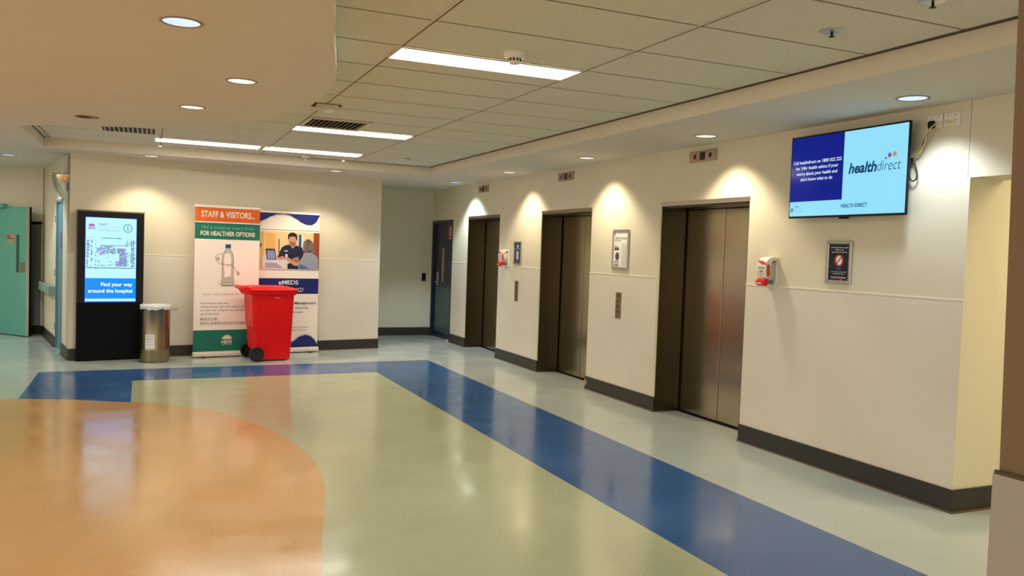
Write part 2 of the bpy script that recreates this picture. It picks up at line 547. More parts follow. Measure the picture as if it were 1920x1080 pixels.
# ---------------------------------------------------------------- lifts
def lift(y0, y1, label):
    yc = (y0 + y1) / 2
    h = (y1 - y0) / 2
    t = thing('elevator', label, 'elevator', (W, yc, 0), R_RIGHT, 'lifts along the right wall')
    f = MB(); f.box(-h, -h + 0.006, 0.0, 0.285, 0, 2.10, M_steel_dark); f.build('jamb_lining', t)
    f = MB(); f.box(h - 0.006, h, 0.0, 0.285, 0, 2.10, M_steel_dark); f.build('jamb_lining', t)
    f = MB()
    f.box(-h, h, -0.006, 0.285, 2.062, 2.105, M_steel_lt)
    f.box(-h, h, 0.02, 0.285, 2.045, 2.062, M_steel_dark)
    f.build('head_lining', t, bevel=0.002)
    f = MB()
    f.box(-h - 0.030, -h + 0.003, -0.010, 0.004, 0.15, 2.112, M_nosing)
    f.build('frame_nosing', t, bevel=0.004)
    f = MB()
    f.box(-h - 0.1, 0.03 - 0.075, 0.30, 0.33, 0.012, 2.10, M_steel)
    f.build('door_panel', t, bevel=0.002)
    f = MB()
    f.box(0.032 - 0.075, h + 0.1, 0.306, 0.33, 0.012, 2.10, M_steel)
    f.build('door_panel', t, bevel=0.002)
    f = MB()
    f.box(-h, h, 0.27, 0.34, 0, 0.008, M_blackmatt)
    f.build('sill', t)
    f = MB()
    f.box(-h - 0.2, h + 0.2, 0.34, 0.36, 0, 2.3, M_blackmatt)
    for s_ in (-1, 1):
        f.box(s_ * h - 0.010, s_ * h + 0.010, 0.2855, 0.3115, 0, 2.11, M_blackmatt)  # black strips paint the shade in the gap between jamb and door
    f.box(-h, h, 0.2855, 0.3115, 2.04, 2.11, M_blackmatt)
    f.build('shaft_gap_shade', t)
    return t
lift(*e[2], label='nearest of the three brushed steel lift doorways, left of the television')
lift(*e[1], label='middle of the three brushed steel lift doorways, between two call panels')
lift(*e[0], label='farthest of the three brushed steel lift doorways, beside the blue fire door')

M_copper = mat('call_plate', (150, 116, 92), 0.4, 0.7, noise=0.1, nscale=30)
M_btn = mat('call_button', (92, 72, 60), 0.4, 0.3)
def call_panel(y, label):
    t = thing('call_panel', label, 'call panel', (W - 0.003, y, 1.02), R_RIGHT, 'lift call panels')
    f = MB(); f.box(-0.055, 0.055, -0.006, 0, -0.142, 0.142, M_copper); plate = f.build('plate', t, bevel=0.002)
    for z, hh in ((0.055, 0.02), (0.0, 0.022), (-0.06, 0.022)):
        f = MB(); f.lathe([(0.0, 0.011), (0.018, 0.011), (hh, 0.006), (hh, 0.0)], M_btn, 16, Matrix.Rotation(PI / 2, 4, 'X'))
        f.build('button', plate).location = (0, 0, z)
    f = MB(); f.rbox(-0.03, 0.03, -0.0075, -0.006, 0.09, 0.125, M_btn, 0.004); f.build('key_switch_plate', plate)
call_panel(7.797, 'bronze lift call panel under the framed notice, between nearest and middle lifts')
call_panel(10.53, 'bronze lift call panel under the small blue notice, between middle and farthest lifts')

M_ind = mat('indicator_plate', (186, 160, 134), 0.38, 0.8, noise=0.06, nscale=20)
M_indblk = mat('indicator_window', (12, 6, 6), 0.2)
def indicator(y, label):
    t = thing('lift_indicator', label, 'lift indicator', (W, y, 2.509), R_RIGHT, 'lift floor indicators')
    f = MB(); f.box(-0.205, 0.205, -0.012, 0, -0.052, 0.052, M_ind)
    for sx in (-0.19, 0.19):
        f.lathe([(0, 0.002), (0.004, 0.002), (0.004, 0)], M_blackmatt, 8, Matrix.Translation((sx, -0.012, 0)) @ Matrix.Rotation(PI / 2, 4, 'X'))
    plate = f.build('face_plate', t, bevel=0.002)
    f = MB(); f.rbox(-0.04, 0.04, -0.0145, -0.012, -0.036, 0.036, M_indblk, 0.004); f.build('display_window', plate)
    for s in (-1, 1):
        f = MB()
        f.rbox(s * 0.115 - 0.017, s * 0.115 + 0.017, -0.0145, -0.012, -0.021, 0.021, M_indblk, 0.003)
        f.build('arrow_window', plate)
indicator(6.395, 'steel floor indicator plate above the nearest lift')
indicator(9.148, 'steel floor indicator plate above the middle lift')
indicator(11.89, 'steel floor indicator plate above the farthest lift')

# ---------------------------------------------------------------- television
def screenmat(name, rgb, k=1.0):
    return mat(name, tuple(int(v * 0.12) for v in rgb), 0.12, emit=k * 0.80, emit_rgb=rgb, spec=0.3)
t = thing('television', 'large wall television with blue and pale screen', 'television', on_right(4.574, 0.001, 2.21), R_RIGHT)
f = MB(); f.rbox(-0.551, 0.551, -0.10, -0.083, -0.313, 0.313, M_black, 0.006); casing = f.build('casing', t, bevel=0.002)
f = MB(); f.box(-0.40, 0.40, -0.0835, -0.035, -0.22, 0.2, M_black); f.build('rear_housing', t, bevel=0.01)
f = MB(); f.box(-0.25, 0.25, -0.036, 0.0, -0.16, 0.16, M_blackmatt); f.build('wall_bracket', t)
f = MB(); f.rbox(-0.035, 0.035, -0.098, -0.07, -0.327, -0.312, M_black, 0.004); f.build('sensor_nub', casing)
f = MB(); P = Print(f, -0.1005)
TVC = screenmat('tv_cyan', (146, 222, 250), 1.05); TVB = screenmat('tv_blue', (2, 24, 138), 1.0); TVW = screenmat('tv_white', (226, 244, 255), 1.1)
TVN = screenmat('tv_navy', (12, 62, 112), 1.0); TVT = screenmat('tv_text', (16, 66, 120), 1.0); TVR = screenmat('tv_plum', (142, 92, 122)); TVY = screenmat('tv_gold', (180, 170, 118)); TVG = screenmat('tv_grey', (130, 176, 206)); TVM = screenmat('tv_magenta', (150, 60, 110))
P.rect(-0.542, 0.542, -0.298, 0.300, TVC); P.up()
P.rect(-0.542, -0.012, -0.187, 0.300, TVB); P.up()
for k, s in enumerate(['Call healthdirect on 1800 022 222', 'for 24hr health advice if your', 'worry about your health and', "don't know what to do"]):
    P.text(s, -0.275, 0.100 - k * 0.043, 0.025, TVW, w=(0.49, 0.43, 0.415, 0.325)[k], align='C', bold=0.010, res=4)
w1 = P.text('health', 0.040, -0.004, 0.074, TVN, w=0.252, bold=0.030, shear=0.22, res=6)
P.text('direct', 0.296, -0.004, 0.074, TVN, w=0.198, bold=-0.012, shear=0.22, res=6)
P.ell(0.366, 0.078, 0.007, 0.007, TVN, 12); P.ell(0.397, 0.096, 0.016, 0.016, TVR); P.ell(0.438, 0.100, 0.018, 0.018, TVY)
P.ell(0.397, 0.096, 0.006, 0.006, TVM); P.ell(0.438, 0.100, 0.007, 0.007, TVR)
P.text('HEALTH DIRECT', 0.105, -0.246, 0.027, TVT, w=0.240, align='C', bold=0.022)
emblem(P, -0.515, -0.268, 0.038, TVM, TVN)
P.text('Health', -0.485, -0.229, 0.012, TVN, bold=0.015)
P.text('South Western Sydney', -0.485, -0.244, 0.007, TVG); P.text('Local Health District', -0.485, -0.257, 0.007, TVG)
P.greek(-0.485, -0.268, 0.005, 0.09, TVG)
f.build('screen', t, normals=False)

# sockets and cords beside it
def socket(y, label):
    t = thing('wall_socket', label, 'socket', on_right(y, 0, 2.505), R_RIGHT, 'sockets beside the television')
    f = MB(); f.rbox(-0.058, 0.058, -0.011, 0, -0.042, 0.042, M_white, 0.005); plate = f.build('face_plate', t, bevel=0.003)
    for s in (-1, 1):
        f = MB(); f.box(s * 0.026 - 0.006, s * 0.026 + 0.006, -0.015, -0.011, 0.018, 0.034, M_offwhite); f.build('rocker_switch', plate, bevel=0.001)
        f = MB()
        for a in (-0.5, 0.5):
            f.box(-0.0016, 0.0016, -0.0115, -0.0108, -0.008, 0.004, M_black, Matrix.Translation((s * 0.026 + a * 0.014, 0, -0.006)) @ Matrix.Rotation(-a * 0.9, 4, 'Y'))
        f.box(s * 0.026 - 0.0016, s * 0.026 + 0.0016, -0.0115, -0.0108, -0.030, -0.018, M_black)
        f.build('outlet_slot', plate)
socket(3.912, 'double wall socket with a black plug in it, beside the television')
socket(3.788, 'wall socket plate with a yellow cable in it, nearest the passage opening')
t = thing('power_cord', 'black television power cord with plug, tied in a hanging loop', 'cord', on_right(3.925, 0, 2.49), R_RIGHT)
f = MB()
f.loft([[(x * s, y, z * s - 0.005) for x, z in rrect(-0.021, 0.021, -0.026, 0.026, 0.012, 4)] for s, y in ((0.8, -0.013), (1.0, -0.018), (0.95, -0.034), (0.6, -0.046))], M_black, smooth=True)
f.build('plug', t)
M_cord = mat('cord_black', (14, 14, 18), 0.45)
f = MB()
pts = [(0.0, -0.040, -0.012), (-0.004, -0.042, -0.04), (-0.025, -0.034, -0.075), (-0.05, -0.03, -0.12), (-0.062, -0.026, -0.155), (-0.085, -0.022, -0.185), (-0.118, -0.022, -0.200), (-0.135, -0.024, -0.208),
       (-0.142, -0.026, -0.235), (-0.150, -0.028, -0.30), (-0.140, -0.030, -0.345), (-0.118, -0.032, -0.365), (-0.092, -0.030, -0.352), (-0.086, -0.028, -0.325), (-0.098, -0.028, -0.28), (-0.120, -0.026, -0.235),
       (-0.132, -0.026, -0.212), (-0.140, -0.028, -0.24), (-0.165, -0.032, -0.275), (-0.195, -0.05, -0.30)]
f.tube(catmull(pts, 5), 0.0048, M_cord, 8)
f.build('cable', t)
f = MB(); f.lathe([(0.011, -0.006), (0.012, 0.0), (0.011, 0.006)], M_cord, 12, Matrix.Translation((-0.134, -0.025, -0.214))); f.build('cable_tie', t)
t = thing('network_cable', 'thin yellow network cable from the socket to the television', 'cable', on_right(3.788, 0, 2.485), R_RIGHT)
M_yel = mat('cable_yellow', (226, 196, 92), 0.45)
f = MB()
pts = [(0.0, -0.012, 0.0), (-0.008, -0.035, 0.006), (-0.05, -0.058, 0.004), (-0.10, -0.062, -0.02), (-0.14, -0.056, -0.055), (-0.17, -0.035, -0.10), (-0.19, -0.03, -0.14), (-0.21, -0.027, -0.172), (-0.24, -0.025, -0.19), (-0.272, -0.026, -0.199), (-0.31, -0.04, -0.206), (-0.34, -0.05, -0.21)]
f.tube(catmull(pts, 5), 0.0034, M_yel, 8)
f.build('cable', t)
f = MB(); f.box(-0.007, 0.007, -0.030, -0.0108, -0.006, 0.006, M_yel); f.build('connector', t, bevel=0.001)

# ---------------------------------------------------------------- framed notices
M_navy = mat('notice_navy', (16, 20, 44), 0.25)
M_navy2 = mat('notice_slate', (44, 52, 92), 0.3)
M_red = mat('print_red', (196, 34, 40), 0.4)
M_ink = mat('print_ink', (52, 50, 54), 0.5)
M_grey = mat('print_grey', (130, 128, 128), 0.5)
M_lgrey = mat('print_light_grey', (190, 188, 186), 0.5)
M_wht = mat('print_white', (238, 236, 232), 0.5)
M_bluei = mat('print_blue', (40, 62, 128), 0.4)
def snap_frame(name, y, z, w, h, label, fw=0.025):
    t = thing(name, label, 'notice', on_right(y, 0, z), R_RIGHT)
    f = MB()
    o_, i_ = (w / 2, h / 2), (w / 2 - fw, h / 2 - fw)
    for s in (-1, 1):
        f.prism_xz([(s * o_[0], -o_[1]), (s * o_[0], o_[1]), (s * i_[0], i_[1]), (s * i_[0], -i_[1])], -0.016, 0, M_alu)
        f.prism_xz([(-o_[0], s * o_[1]), (o_[0], s * o_[1]), (i_[0], s * i_[1]), (-i_[0], s * i_[1])], -0.016, 0, M_alu)
    f.build('frame', t, bevel=0.004)
    return t, i_
t, (a, b) = snap_frame('framed_notice', 4.676, 1.568, 0.245, 0.318, 'framed dark notice with a red prohibition ring, below the television')
f = MB(); P = Print(f, -0.006)
P.rect(-a - 0.002, a + 0.002, -b - 0.002, b + 0.002, M_navy); P.up()
for z_, w_, sd in ((0.105, 0.165, 1), (0.088, 0.08, 2), (0.071, 0.145, 3)):
    P.greek(0, z_, 0.008, w_, M_lgrey, 'C', sd)
P.ell(0.0, 0.014, 0.030, 0.037, M_wht); P.up()
P.ring(0, 0.014, 0.034, 0.046, M_red); P.poly([(-0.033, -0.014), (-0.025, -0.020), (0.033, 0.042), (0.025, 0.048)], M_red)
P.rect(-0.026, 0.026, -0.056, -0.038, M_bluei)
for z_, w_, sd in ((-0.074, 0.15, 4), (-0.088, 0.11, 5), (-0.112, 0.15, 6), (-0.120, 0.14, 7)):
    P.greek(0, z_, 0.005, w_, M_lgrey, 'C', sd)
P.ell(0.028, -0.133 + 0.006, 0.013, 0.010, M_red)
f.build('printed_sheet', t, normals=False)
t, (a, b) = snap_frame('framed_notice', 7.793, 1.628, 0.335, 0.432, 'framed white notice with small pictures, between nearest and middle lifts')
f = MB(); P = Print(f, -0.006)
P.rect(-a - 0.002, a + 0.002, -b - 0.002, b + 0.002, M_paper2); P.up()
P.rect(-0.135, -0.115, 0.150, 0.180, M_grey)
P.text('SERVICE PLAN', -0.125, 0.108, 0.026, M_ink, w=0.24, bold=0.02)
P.greek(-0.125, 0.088, 0.013, 0.12, M_grey, 'L', 3)
P.greek(-0.125, 0.062, 0.006, 0.08, M_lgrey, 'L', 8)
M_ph = mat('photo_dark', (84, 74, 72), 0.5, noise=0.4, nscale=60)
M_ph2 = mat('photo_mid', (120, 96, 86), 0.5, noise=0.4, nscale=60)
P.poly([(-0.13, -0.010), (-0.03, -0.010), (-0.035, 0.03), (-0.055, 0.012), (-0.07, 0.046), (-0.09, 0.014), (-0.11, 0.050), (-0.125, 0.02)], M_ph)
P.ell(-0.065, -0.075, 0.042, 0.045, M_ph, 14)
P.rect(-0.125, -0.035, -0.182, -0.125, M_ph2); P.up()
for k in range(3):
    P.ell(-0.11 + k * 0.03, -0.15, 0.009, 0.022, M_wht, 8)
for k in range(26):
    P.greek(0.02, 0.058 - k * 0.0092, 0.0035, 0.11 * (0.7 if k % 7 == 6 else 1), M_lgrey, 'L', 20 + k)
f.build('printed_sheet', t, normals=False)
t, (a, b) = snap_frame('framed_notice', 10.531, 1.548, 0.255, 0.318, 'small framed blue notice with a white phone picture, near the farthest lift', 0.022)
f = MB(); P = Print(f, -0.006)
P.rect(-a - 0.002, a + 0.002, -b - 0.002, b + 0.002, M_navy2); P.up()
P.ell(0.0, 0.098, 0.030, 0.024, M_wht); P.up(); P.ell(0, 0.098, 0.018, 0.013, M_navy2)
P.greek(0, 0.055, 0.010, 0.13, M_lgrey, 'C', 4); P.greek(0, 0.038, 0.006, 0.10, M_grey, 'C', 5)
P.poly(rrect(-0.030, 0.030, -0.088, 0.022, 0.012), M_wht); P.up()
P.poly(rrect(-0.022, 0.022, -0.072, 0.008, 0.004), M_lgrey)
P.greek(0, -0.112, 0.008, 0.12, M_grey, 'C', 6)
f.build('printed_sheet', t, normals=False)

# ---------------------------------------------------------------- hand sanitiser dispensers
M_gel = mat('clear_bottle', (196, 192, 180), 0.15, spec=0.5)
M_lever = mat('lever_red', (216, 22, 30), 0.25)
M_swoosh = mat('swoosh_red', (206, 62, 66), 0.4)
def dispenser(y, label):
    t = thing('sanitiser_dispenser', label, 'dispenser', on_right(y, 0, 1.475), R_RIGHT, 'hand sanitiser dispensers')
    f = MB(); f.rbox(-0.060, 0.060, -0.014, -0.001, -0.118, 0.118, M_white, 0.014); f.build('back_plate', t, bevel=0.003)
    f = MB()   # hood: curved side profile
    prof = [(-0.012, 0.118), (-0.05, 0.118), (-0.088, 0.108), (-0.112, 0.085), (-0.122, 0.05), (-0.122, 0.0), (-0.115, -0.055), (-0.088, -0.062), (-0.075, -0.02), (-0.072, 0.055), (-0.05, 0.085), (-0.012, 0.095)]
    n_ = len(prof)
    v = [(x, yy, z) for x in (-0.056, 0.056) for yy, z in prof]
    f.faces(v, [tuple(range(n_)), tuple(range(2 * n_ - 1, n_ - 1, -1))] + [(i, (i + 1) % n_, (i + 1) % n_ + n_, i + n_) for i in range(n_)], M_white)
    hood = f.build('hood', t, bevel=0.006, seg=3)
    f = MB()
    f.loft([[(x, yy, z) for x, yy in rrect(-0.042, 0.042, -0.074, -0.013, 0.014, 3)] for z in (-0.072, 0.07)], M_gel, smooth=True)
    f.build('gel_bottle', t)
    f = MB(); f.box(-0.02, 0.02, -0.07, -0.012, -0.105, -0.072, M_grey); f.build('pump', t, bevel=0.004)
    f = MB()
    pr = [(-0.085, -0.066), (-0.12, -0.062), (-0.140, -0.085), (-0.136, -0.108), (-0.105, -0.122), (-0.085, -0.105)]
    n_ = len(pr)
    v = [(x, yy, z) for x in (-0.046, 0.046) for yy, z in pr]
    f.faces(v, [tuple(range(n_)), tuple(range(2 * n_ - 1, n_ - 1, -1))] + [(i, (i + 1) % n_, (i + 1) % n_ + n_, i + n_) for i in range(n_)], M_lever)
    f.box(-0.03, 0.03, -0.143, -0.138, -0.102, -0.094, M_wht)
    f.build('push_lever', t, bevel=0.010, seg=3)
    f = MB(); P = Print(f, -0.1228)
    P.text('HAND', 0, 0.018, 0.016, M_ink, w=0.07, align='C', bold=0.01)
    P.text('GEL', 0, -0.008, 0.016, M_ink, w=0.05, align='C', bold=0.01)
    P.ell(0, -0.030, 0.006, 0.006, M_ink, 10)
    f.faces([(-0.054, -0.1124, 0.088), (0.0, -0.1130, 0.084), (0.055, -0.1190, 0.064), (0.055, -0.1225, 0.052), (0.0, -0.1222, 0.055), (-0.054, -0.1150, 0.078)], [(0, 1, 4, 5), (1, 2, 3, 4)], M_swoosh)
    for sx in (-0.0575, 0.0575):
        f.faces([(sx, -0.108, 0.062), (sx, -0.086, 0.05), (sx, -0.080, -0.02), (sx, -0.096, -0.05), (sx, -0.112, -0.045), (sx, -0.118, 0.0), (sx, -0.116, 0.04)], [(0, 1, 2, 3, 4, 5, 6)], M_swoosh)
    f.build('front_label', hood, normals=False)
dispenser(5.385, 'white and red hand gel dispenser right of the nearest lift')
dispenser(10.895, 'white and red hand gel dispenser right of the farthest lift')

# ---------------------------------------------------------------- information kiosk
t = thing('information_kiosk', 'tall black information kiosk with a lit map screen against the back wall', 'kiosk', on_back(0.457, 0.0, 0), TH)
f = MB(); f.box(-0.383, 0.372, -0.135, -0.028, 0, 0.735, M_blackmatt); f.build('base_cabinet', t, bevel=0.004)
f = MB(); f.box(-0.386, 0.384, -0.145, -0.028, 0.735, 1.888, M_black); f.build('screen_housing', t, bevel=0.006)
f = MB(); f.box(-0.390, 0.388, -0.148, -0.026, 1.886, 1.905, mat('kiosk_cap', (120, 108, 100), 0.4, 0.5)); f.build('top_cap', t, bevel=0.003)
KW = screenmat('kiosk_white', (182, 234, 252), 1.2); KB = screenmat('kiosk_blue', (10, 142, 240), 1.1); KE = screenmat('kiosk_edge', (30, 70, 220), 1.0)
KP = screenmat('kiosk_plum', (220, 70, 160)); KN = screenmat('kiosk_ink', (60, 130, 190)); KT = screenmat('kiosk_text', (246, 252, 255), 1.3)
KM = [screenmat('map_violet', (120, 122, 190)), screenmat('map_violet_pale', (156, 158, 214)), screenmat('map_slate', (96, 110, 160))]
KG = screenmat('map_green', (60, 140, 130)); KD = screenmat('map_dark', (70, 90, 120)); KR = screenmat('map_pink', (206, 120, 200)); KL = screenmat('map_line', (170, 196, 230))
f = MB(); P = Print(f, -0.1455)
X0, X1, Z0, Z1 = -0.302, 0.294, 0.742, 1.818
P.rect(X0, X1, Z0, Z1, KE); P.up()
P.rect(X0 + 0.006, X1 - 0.004, Z0 + 0.015, Z1 - 0.006, KW); P.up()
P.rect(X0 + 0.006, X1 - 0.004, 0.790, 1.050, KB); P.up()
P.text('Find your way', X1 - 0.045, 0.950, 0.047, KT, w=0.365, align='R', bold=0.014, res=5)
P.text('around the hospital', X1 - 0.045, 0.868, 0.047, KT, w=0.51, align='R', bold=0.014, res=5)
emblem(P, -0.228, 1.660, 0.085, KP, KN)
P.text('Health', -0.155, 1.722, 0.024, KN, w=0.10, bold=0.01)
P.text('South Western Sydney', -0.155, 1.696, 0.014, KL, w=0.26); P.text('Local Health District', -0.155, 1.672, 0.014, KL, w=0.23)
P.greek(-0.155, 1.65, 0.010, 0.25, KL)
P.ring(0.188, 1.690, 0.044, 0.053, KN, 28); P.rect(0.182, 0.194, 1.665, 1.698, KN); P.ell(0.188, 1.711, 0.007, 0.007, KN, 12)
P.greek(0.0, 1.552, 0.012, 0.24, KN, 'C', 3); P.greek(-0.29, 1.560, 0.006, 0.10, KL, 'L', 4); P.greek(0.17, 1.545, 0.006, 0.05, KL, 'L', 5)
r = random.Random(4)
for k in range(26):
    z = 1.200 + k * 0.013
    for xa, xb in ((-0.285, -0.245), (0.245, 0.283)):
        P.rect(xa, xa + (xb - xa) * r.uniform(0.3, 1), z, z + 0.009, r.choice([KD, KM[2], KL]))
    for xc in (-0.228, 0.233):
        if r.random() < 0.8:
            P.ell(xc + r.uniform(-0.006, 0.006), z, 0.008, 0.007, KG, 8)
    for xc in (-0.190, 0.198):
        if r.random() < 0.45:
            P.ell(xc + r.uniform(-0.012, 0.012), z, 0.007, 0.006, KG, 7)
for row in range(11):
    z = 1.455 - row * 0.0165
    x = -0.172 if row > 1 else -0.13
    while x < (0.05 if row < 7 else -0.2):
        w_ = r.uniform(0.008, 0.028)
        if r.random() < 0.86:
            P.rect(x, min(x + w_, 0.05), z, z + 0.013, r.choice(KM))
        x += w_ + 0.003
for row in range(14):
    z = 1.415 - row * 0.0165
    x = 0.066 if row < 4 else (0.09 if row < 10 else 0.05)
    while x < (0.15 if row < 3 else 0.178):
        w_ = r.uniform(0.010, 0.030)
        P.rect(x, min(x + w_, 0.18), z, z + 0.014, r.choice(KM))
        x += w_ + 0.002
P.rect(0.062, 0.180, 1.462, 1.472, KM[1]); P.rect(0.165, 0.180, 1.46, 1.50, KM[1]); P.up()
P.rect(-0.140, -0.105, 1.345, 1.365, KR)
P.stroke([(-0.18, 1.325 ), (-0.10, 1.335), (0.0, 1.325), (0.045, 1.29), (0.05, 1.26), (0.02, 1.23), (-0.02, 1.21)], 0.004, KL)
P.stroke([(-0.18, 1.31), (-0.18, 1.22), (-0.04, 1.21)], 0.003, KL)
for k in range(22):
    P.ell(-0.185 + r.uniform(0, 0.24), 1.205 + r.uniform(0, 0.10) * (1 if r.random() < 0.4 else 0.1), 0.007, 0.005, KG, 7)
x = -0.285
while x < 0.28:
    w_ = r.uniform(0.006, 0.025)
    P.rect(x, x + w_, 1.172 + r.uniform(0, 0.004), 1.186, r.choice([KD, KM[2], KG]))
    x += w_ + 0.004
f.build('screen', t, normals=False)

# ---------------------------------------------------------------- steel litter bin with liner
M_can = mat('can_steel', (150, 136, 112), 0.28, 1.0, noise=0.12, nscale=5, stretch=(20, 20, 0.5))
t = thing('litter_bin', 'round brushed steel litter bin between the kiosk and the orange banner', 'bin', (0.105, 11.555, 0))
f = MB(); f.lathe([(0.0, 0.004), (0.166, 0.004), (0.172, 0.0), (0.175, 0.01), (0.175, 0.155), (0.177, 0.16), (0.175, 0.165), (0.175, 0.70), (0.178, 0.706), (0.175, 0.712), (0.169, 0.706), (0.165, 0.69), (0.165, 0.02), (0, 0.02)], M_can, 48)
can_body = f.build('body', t)
f = MB()
for k in range(10):
    a0, a1 = math.radians(-131 + k * 3.9), math.radians(-131 + (k + 1) * 3.9)
    rr = 0.1762
    f.faces([(rr * math.cos(a0), rr * math.sin(a0), 0.18), (rr * math.cos(a1), rr * math.sin(a1), 0.18), (rr * math.cos(a1), rr * math.sin(a1), 0.36), (rr * math.cos(a0), rr * math.sin(a0), 0.36)], [(0, 1, 2, 3)], M_wht)
for k, z in enumerate((0.335, 0.31, 0.29, 0.265, 0.23)):
    a0 = -129
    for q in range(7 - k % 2 * 2):
        b0, b1 = math.radians(a0 + q * 4.6), math.radians(a0 + q * 4.6 + 4.2)
        rr = 0.1768
        f.faces([(rr * math.cos(b0), rr * math.sin(b0), z), (rr * math.cos(b1), rr * math.sin(b1), z), (rr * math.cos(b1), rr * math.sin(b1), z + 0.006), (rr * math.cos(b0), rr * math.sin(b0), z + 0.006)], [(0, 1, 2, 3)], M_lgrey)
f.build('paper_notice', can_body, normals=False)
M_liner = mat('liner_plastic', (224, 226, 230), 0.3, noise=0.05, nscale=12)
f = MB()
rings = []
nn = 72
def wob(a, s): return math.sin(a * 5 + s) * 0.4 + math.sin(a * 11 + 2 * s) * 0.35 + math.sin(a * 17 + s) * 0.25
for r_, z_, am in ((0.158, 0.60, 0.002), (0.161, 0.70, 0.002), (0.170, 0.726, 0.004), (0.183, 0.728, 0.004), (0.186, 0.712, 0.006), (0.183, 0.676, 0.016)):
    rings.append([((r_ + 0.003 * wob(a, z_)) * math.cos(a), (r_ + 0.003 * wob(a, z_)) * math.sin(a), z_ + am * wob(a, 1.0)) for a in [2 * PI * k / nn for k in range(nn)]])
f.loft(rings, M_liner, smooth=True, cap0=False, cap1=False)
o = f.build('bin_liner', loc=(0.105, 11.555, 0))
tag(o, 'crumpled white plastic liner folded over the steel litter bin rim', 'bin liner')
t = thing('wall_socket', 'white power socket low on the back wall behind the steel litter bin', 'socket', on_back(1.20, 0, 0.672), TH)
f = MB(); f.rbox(-0.11, 0.10, -0.012, 0, -0.037, 0.037, M_offwhite, 0.005); plate = f.build('face_plate', t, bevel=0.003)
for s in (-0.05, 0.05):
    f = MB(); f.box(s - 0.006, s + 0.006, -0.016, -0.012, 0.012, 0.026, M_white); f.build('rocker_switch', plate, bevel=0.001)

# ---------------------------------------------------------------- roll-up banners
def roll_up(name, label, u0, u1, off0, h, toe=True):
    w = u1 - u0
    t = thing(name, label, 'banner', on_back((u0 + u1) / 2, off0, 0), TH)
    f = MB()
    pr = [(-0.052, 0.012), (-0.050, 0.045), (-0.030, 0.075), (0.012, 0.078), (0.040, 0.050), (0.044, 0.012)]
    n_ = len(pr)
    v = [(x, yy, z) for x in (-w / 2 - 0.004, w / 2 + 0.012) for yy, z in pr]
    f.faces(v, [tuple(range(n_)), tuple(range(2 * n_ - 1, n_ - 1, -1))] + [(i, (i + 1) % n_, (i + 1) % n_ + n_, i + n_) for i in range(n_)], M_offwhite)
    f.build('base_cassette', t, bevel=0.006)
    for s in (-1, 1):
        f = MB(); f.box(s * w * 0.36 - 0.02, s * w * 0.36 + 0.02, -0.085, 0.09, 0, 0.014, M_black); f.build('foot', t, bevel=0.003)
    f = MB(); f.rbox(-w / 2 - 0.006, w / 2 + 0.006, -0.010, 0.014, h - 0.030, h, M_paper, 0.006); f.build('top_rail', t, bevel=0.003)
    f = MB(); f.tube([(0, 0.022, 0.06), (0, 0.022, h - 0.012)], 0.008, M_alu, 10); f.build('support_pole', t)
    return t, w
M_or = mat('banner_orange', (222, 98, 18), 0.5); M_gr = mat('banner_green', (6, 112, 94), 0.5); M_pale = mat('banner_pale_green', (104, 176, 140), 0.5)
M_cream = mat('banner_cream', (240, 226, 208), 0.5)
t, w = roll_up('roll_up_banner', 'orange, white and green roll up banner with a drink bottle drawing, behind the red bin', 1.450, 2.315, 0.227, 2.047)
f = MB(); P = Print(f, -0.002, 0.0006)
hw = w / 2
P.mb.box(-hw, hw, -0.002, 0.0, 0.07, 2.03, M_paper); P.up()
P.rect(-hw, hw, 1.828, 2.022, M_or); P.rect(-hw, hw, 1.594, 1.814, M_gr); P.rect(-hw, hw, 0.075, 0.366, M_gr); P.up()
P.text('STAFF & VISITORS...', -hw + 0.078, 1.890, 0.082, M_cream, w=0.715, bold=0.022, res=5)
P.text("We're swapping sugary drinks", -hw + 0.078, 1.733, 0.046, M_pale, w=0.715, bold=0.012)
P.text('FOR HEALTHIER OPTIONS', -hw + 0.072, 1.643, 0.060, M_cream, w=0.725, bold=0.024, res=5)
# bottle drawing
bc = 0.005
M_bo = mat('bottle_line', (104, 116, 104), 0.5); M_bo2 = mat('bottle_shade', (198, 194, 178), 0.5); M_cap = mat('bottle_cap', (24, 74, 140), 0.5)
prof = [(0.026, 1.475), (0.034, 1.455), (0.055, 1.42), (0.070, 1.37), (0.077, 1.31), (0.076, 1.27), (0.072, 1.245), (0.074, 1.22), (0.074, 1.08), (0.082, 1.02), (0.086, 0.985), (0.078, 0.968)]
body = [(bc + x, z) for x, z in prof] + [(bc - x, z) for x, z in prof[::-1]]
P.poly(body, M_bo2); P.up()
P.poly([(bc - 0.045, 1.40), (bc + 0.02, 1.41), (bc + 0.045, 1.34), (bc + 0.04, 1.10), (bc - 0.04, 1.08), (bc - 0.055, 1.30)], M_paper); P.up()
for s in (-1, 1):
    P.stroke([(bc + s * x, z) for x, z in prof], 0.006, M_bo)
P.stroke([(bc - 0.078, 0.968), (bc + 0.078, 0.968)], 0.012, M_bo)
P.rect(bc - 0.036, bc + 0.036, 1.476, 1.530, M_cap)
P.stroke([(bc - 0.075, 1.265), (bc - 0.02, 1.252), (bc + 0.03, 1.255), (bc + 0.077, 1.262)], 0.008, M_bo)
P.stroke([(bc - 0.03, 1.225), (bc + 0.04, 1.24), (bc + 0.075, 1.215)], 0.006, M_bo)
for zz in (1.05, 1.02, 1.0):
    P.stroke([(bc - 0.078, zz), (bc, zz + 0.012), (bc + 0.078, zz)], 0.003, M_bo)
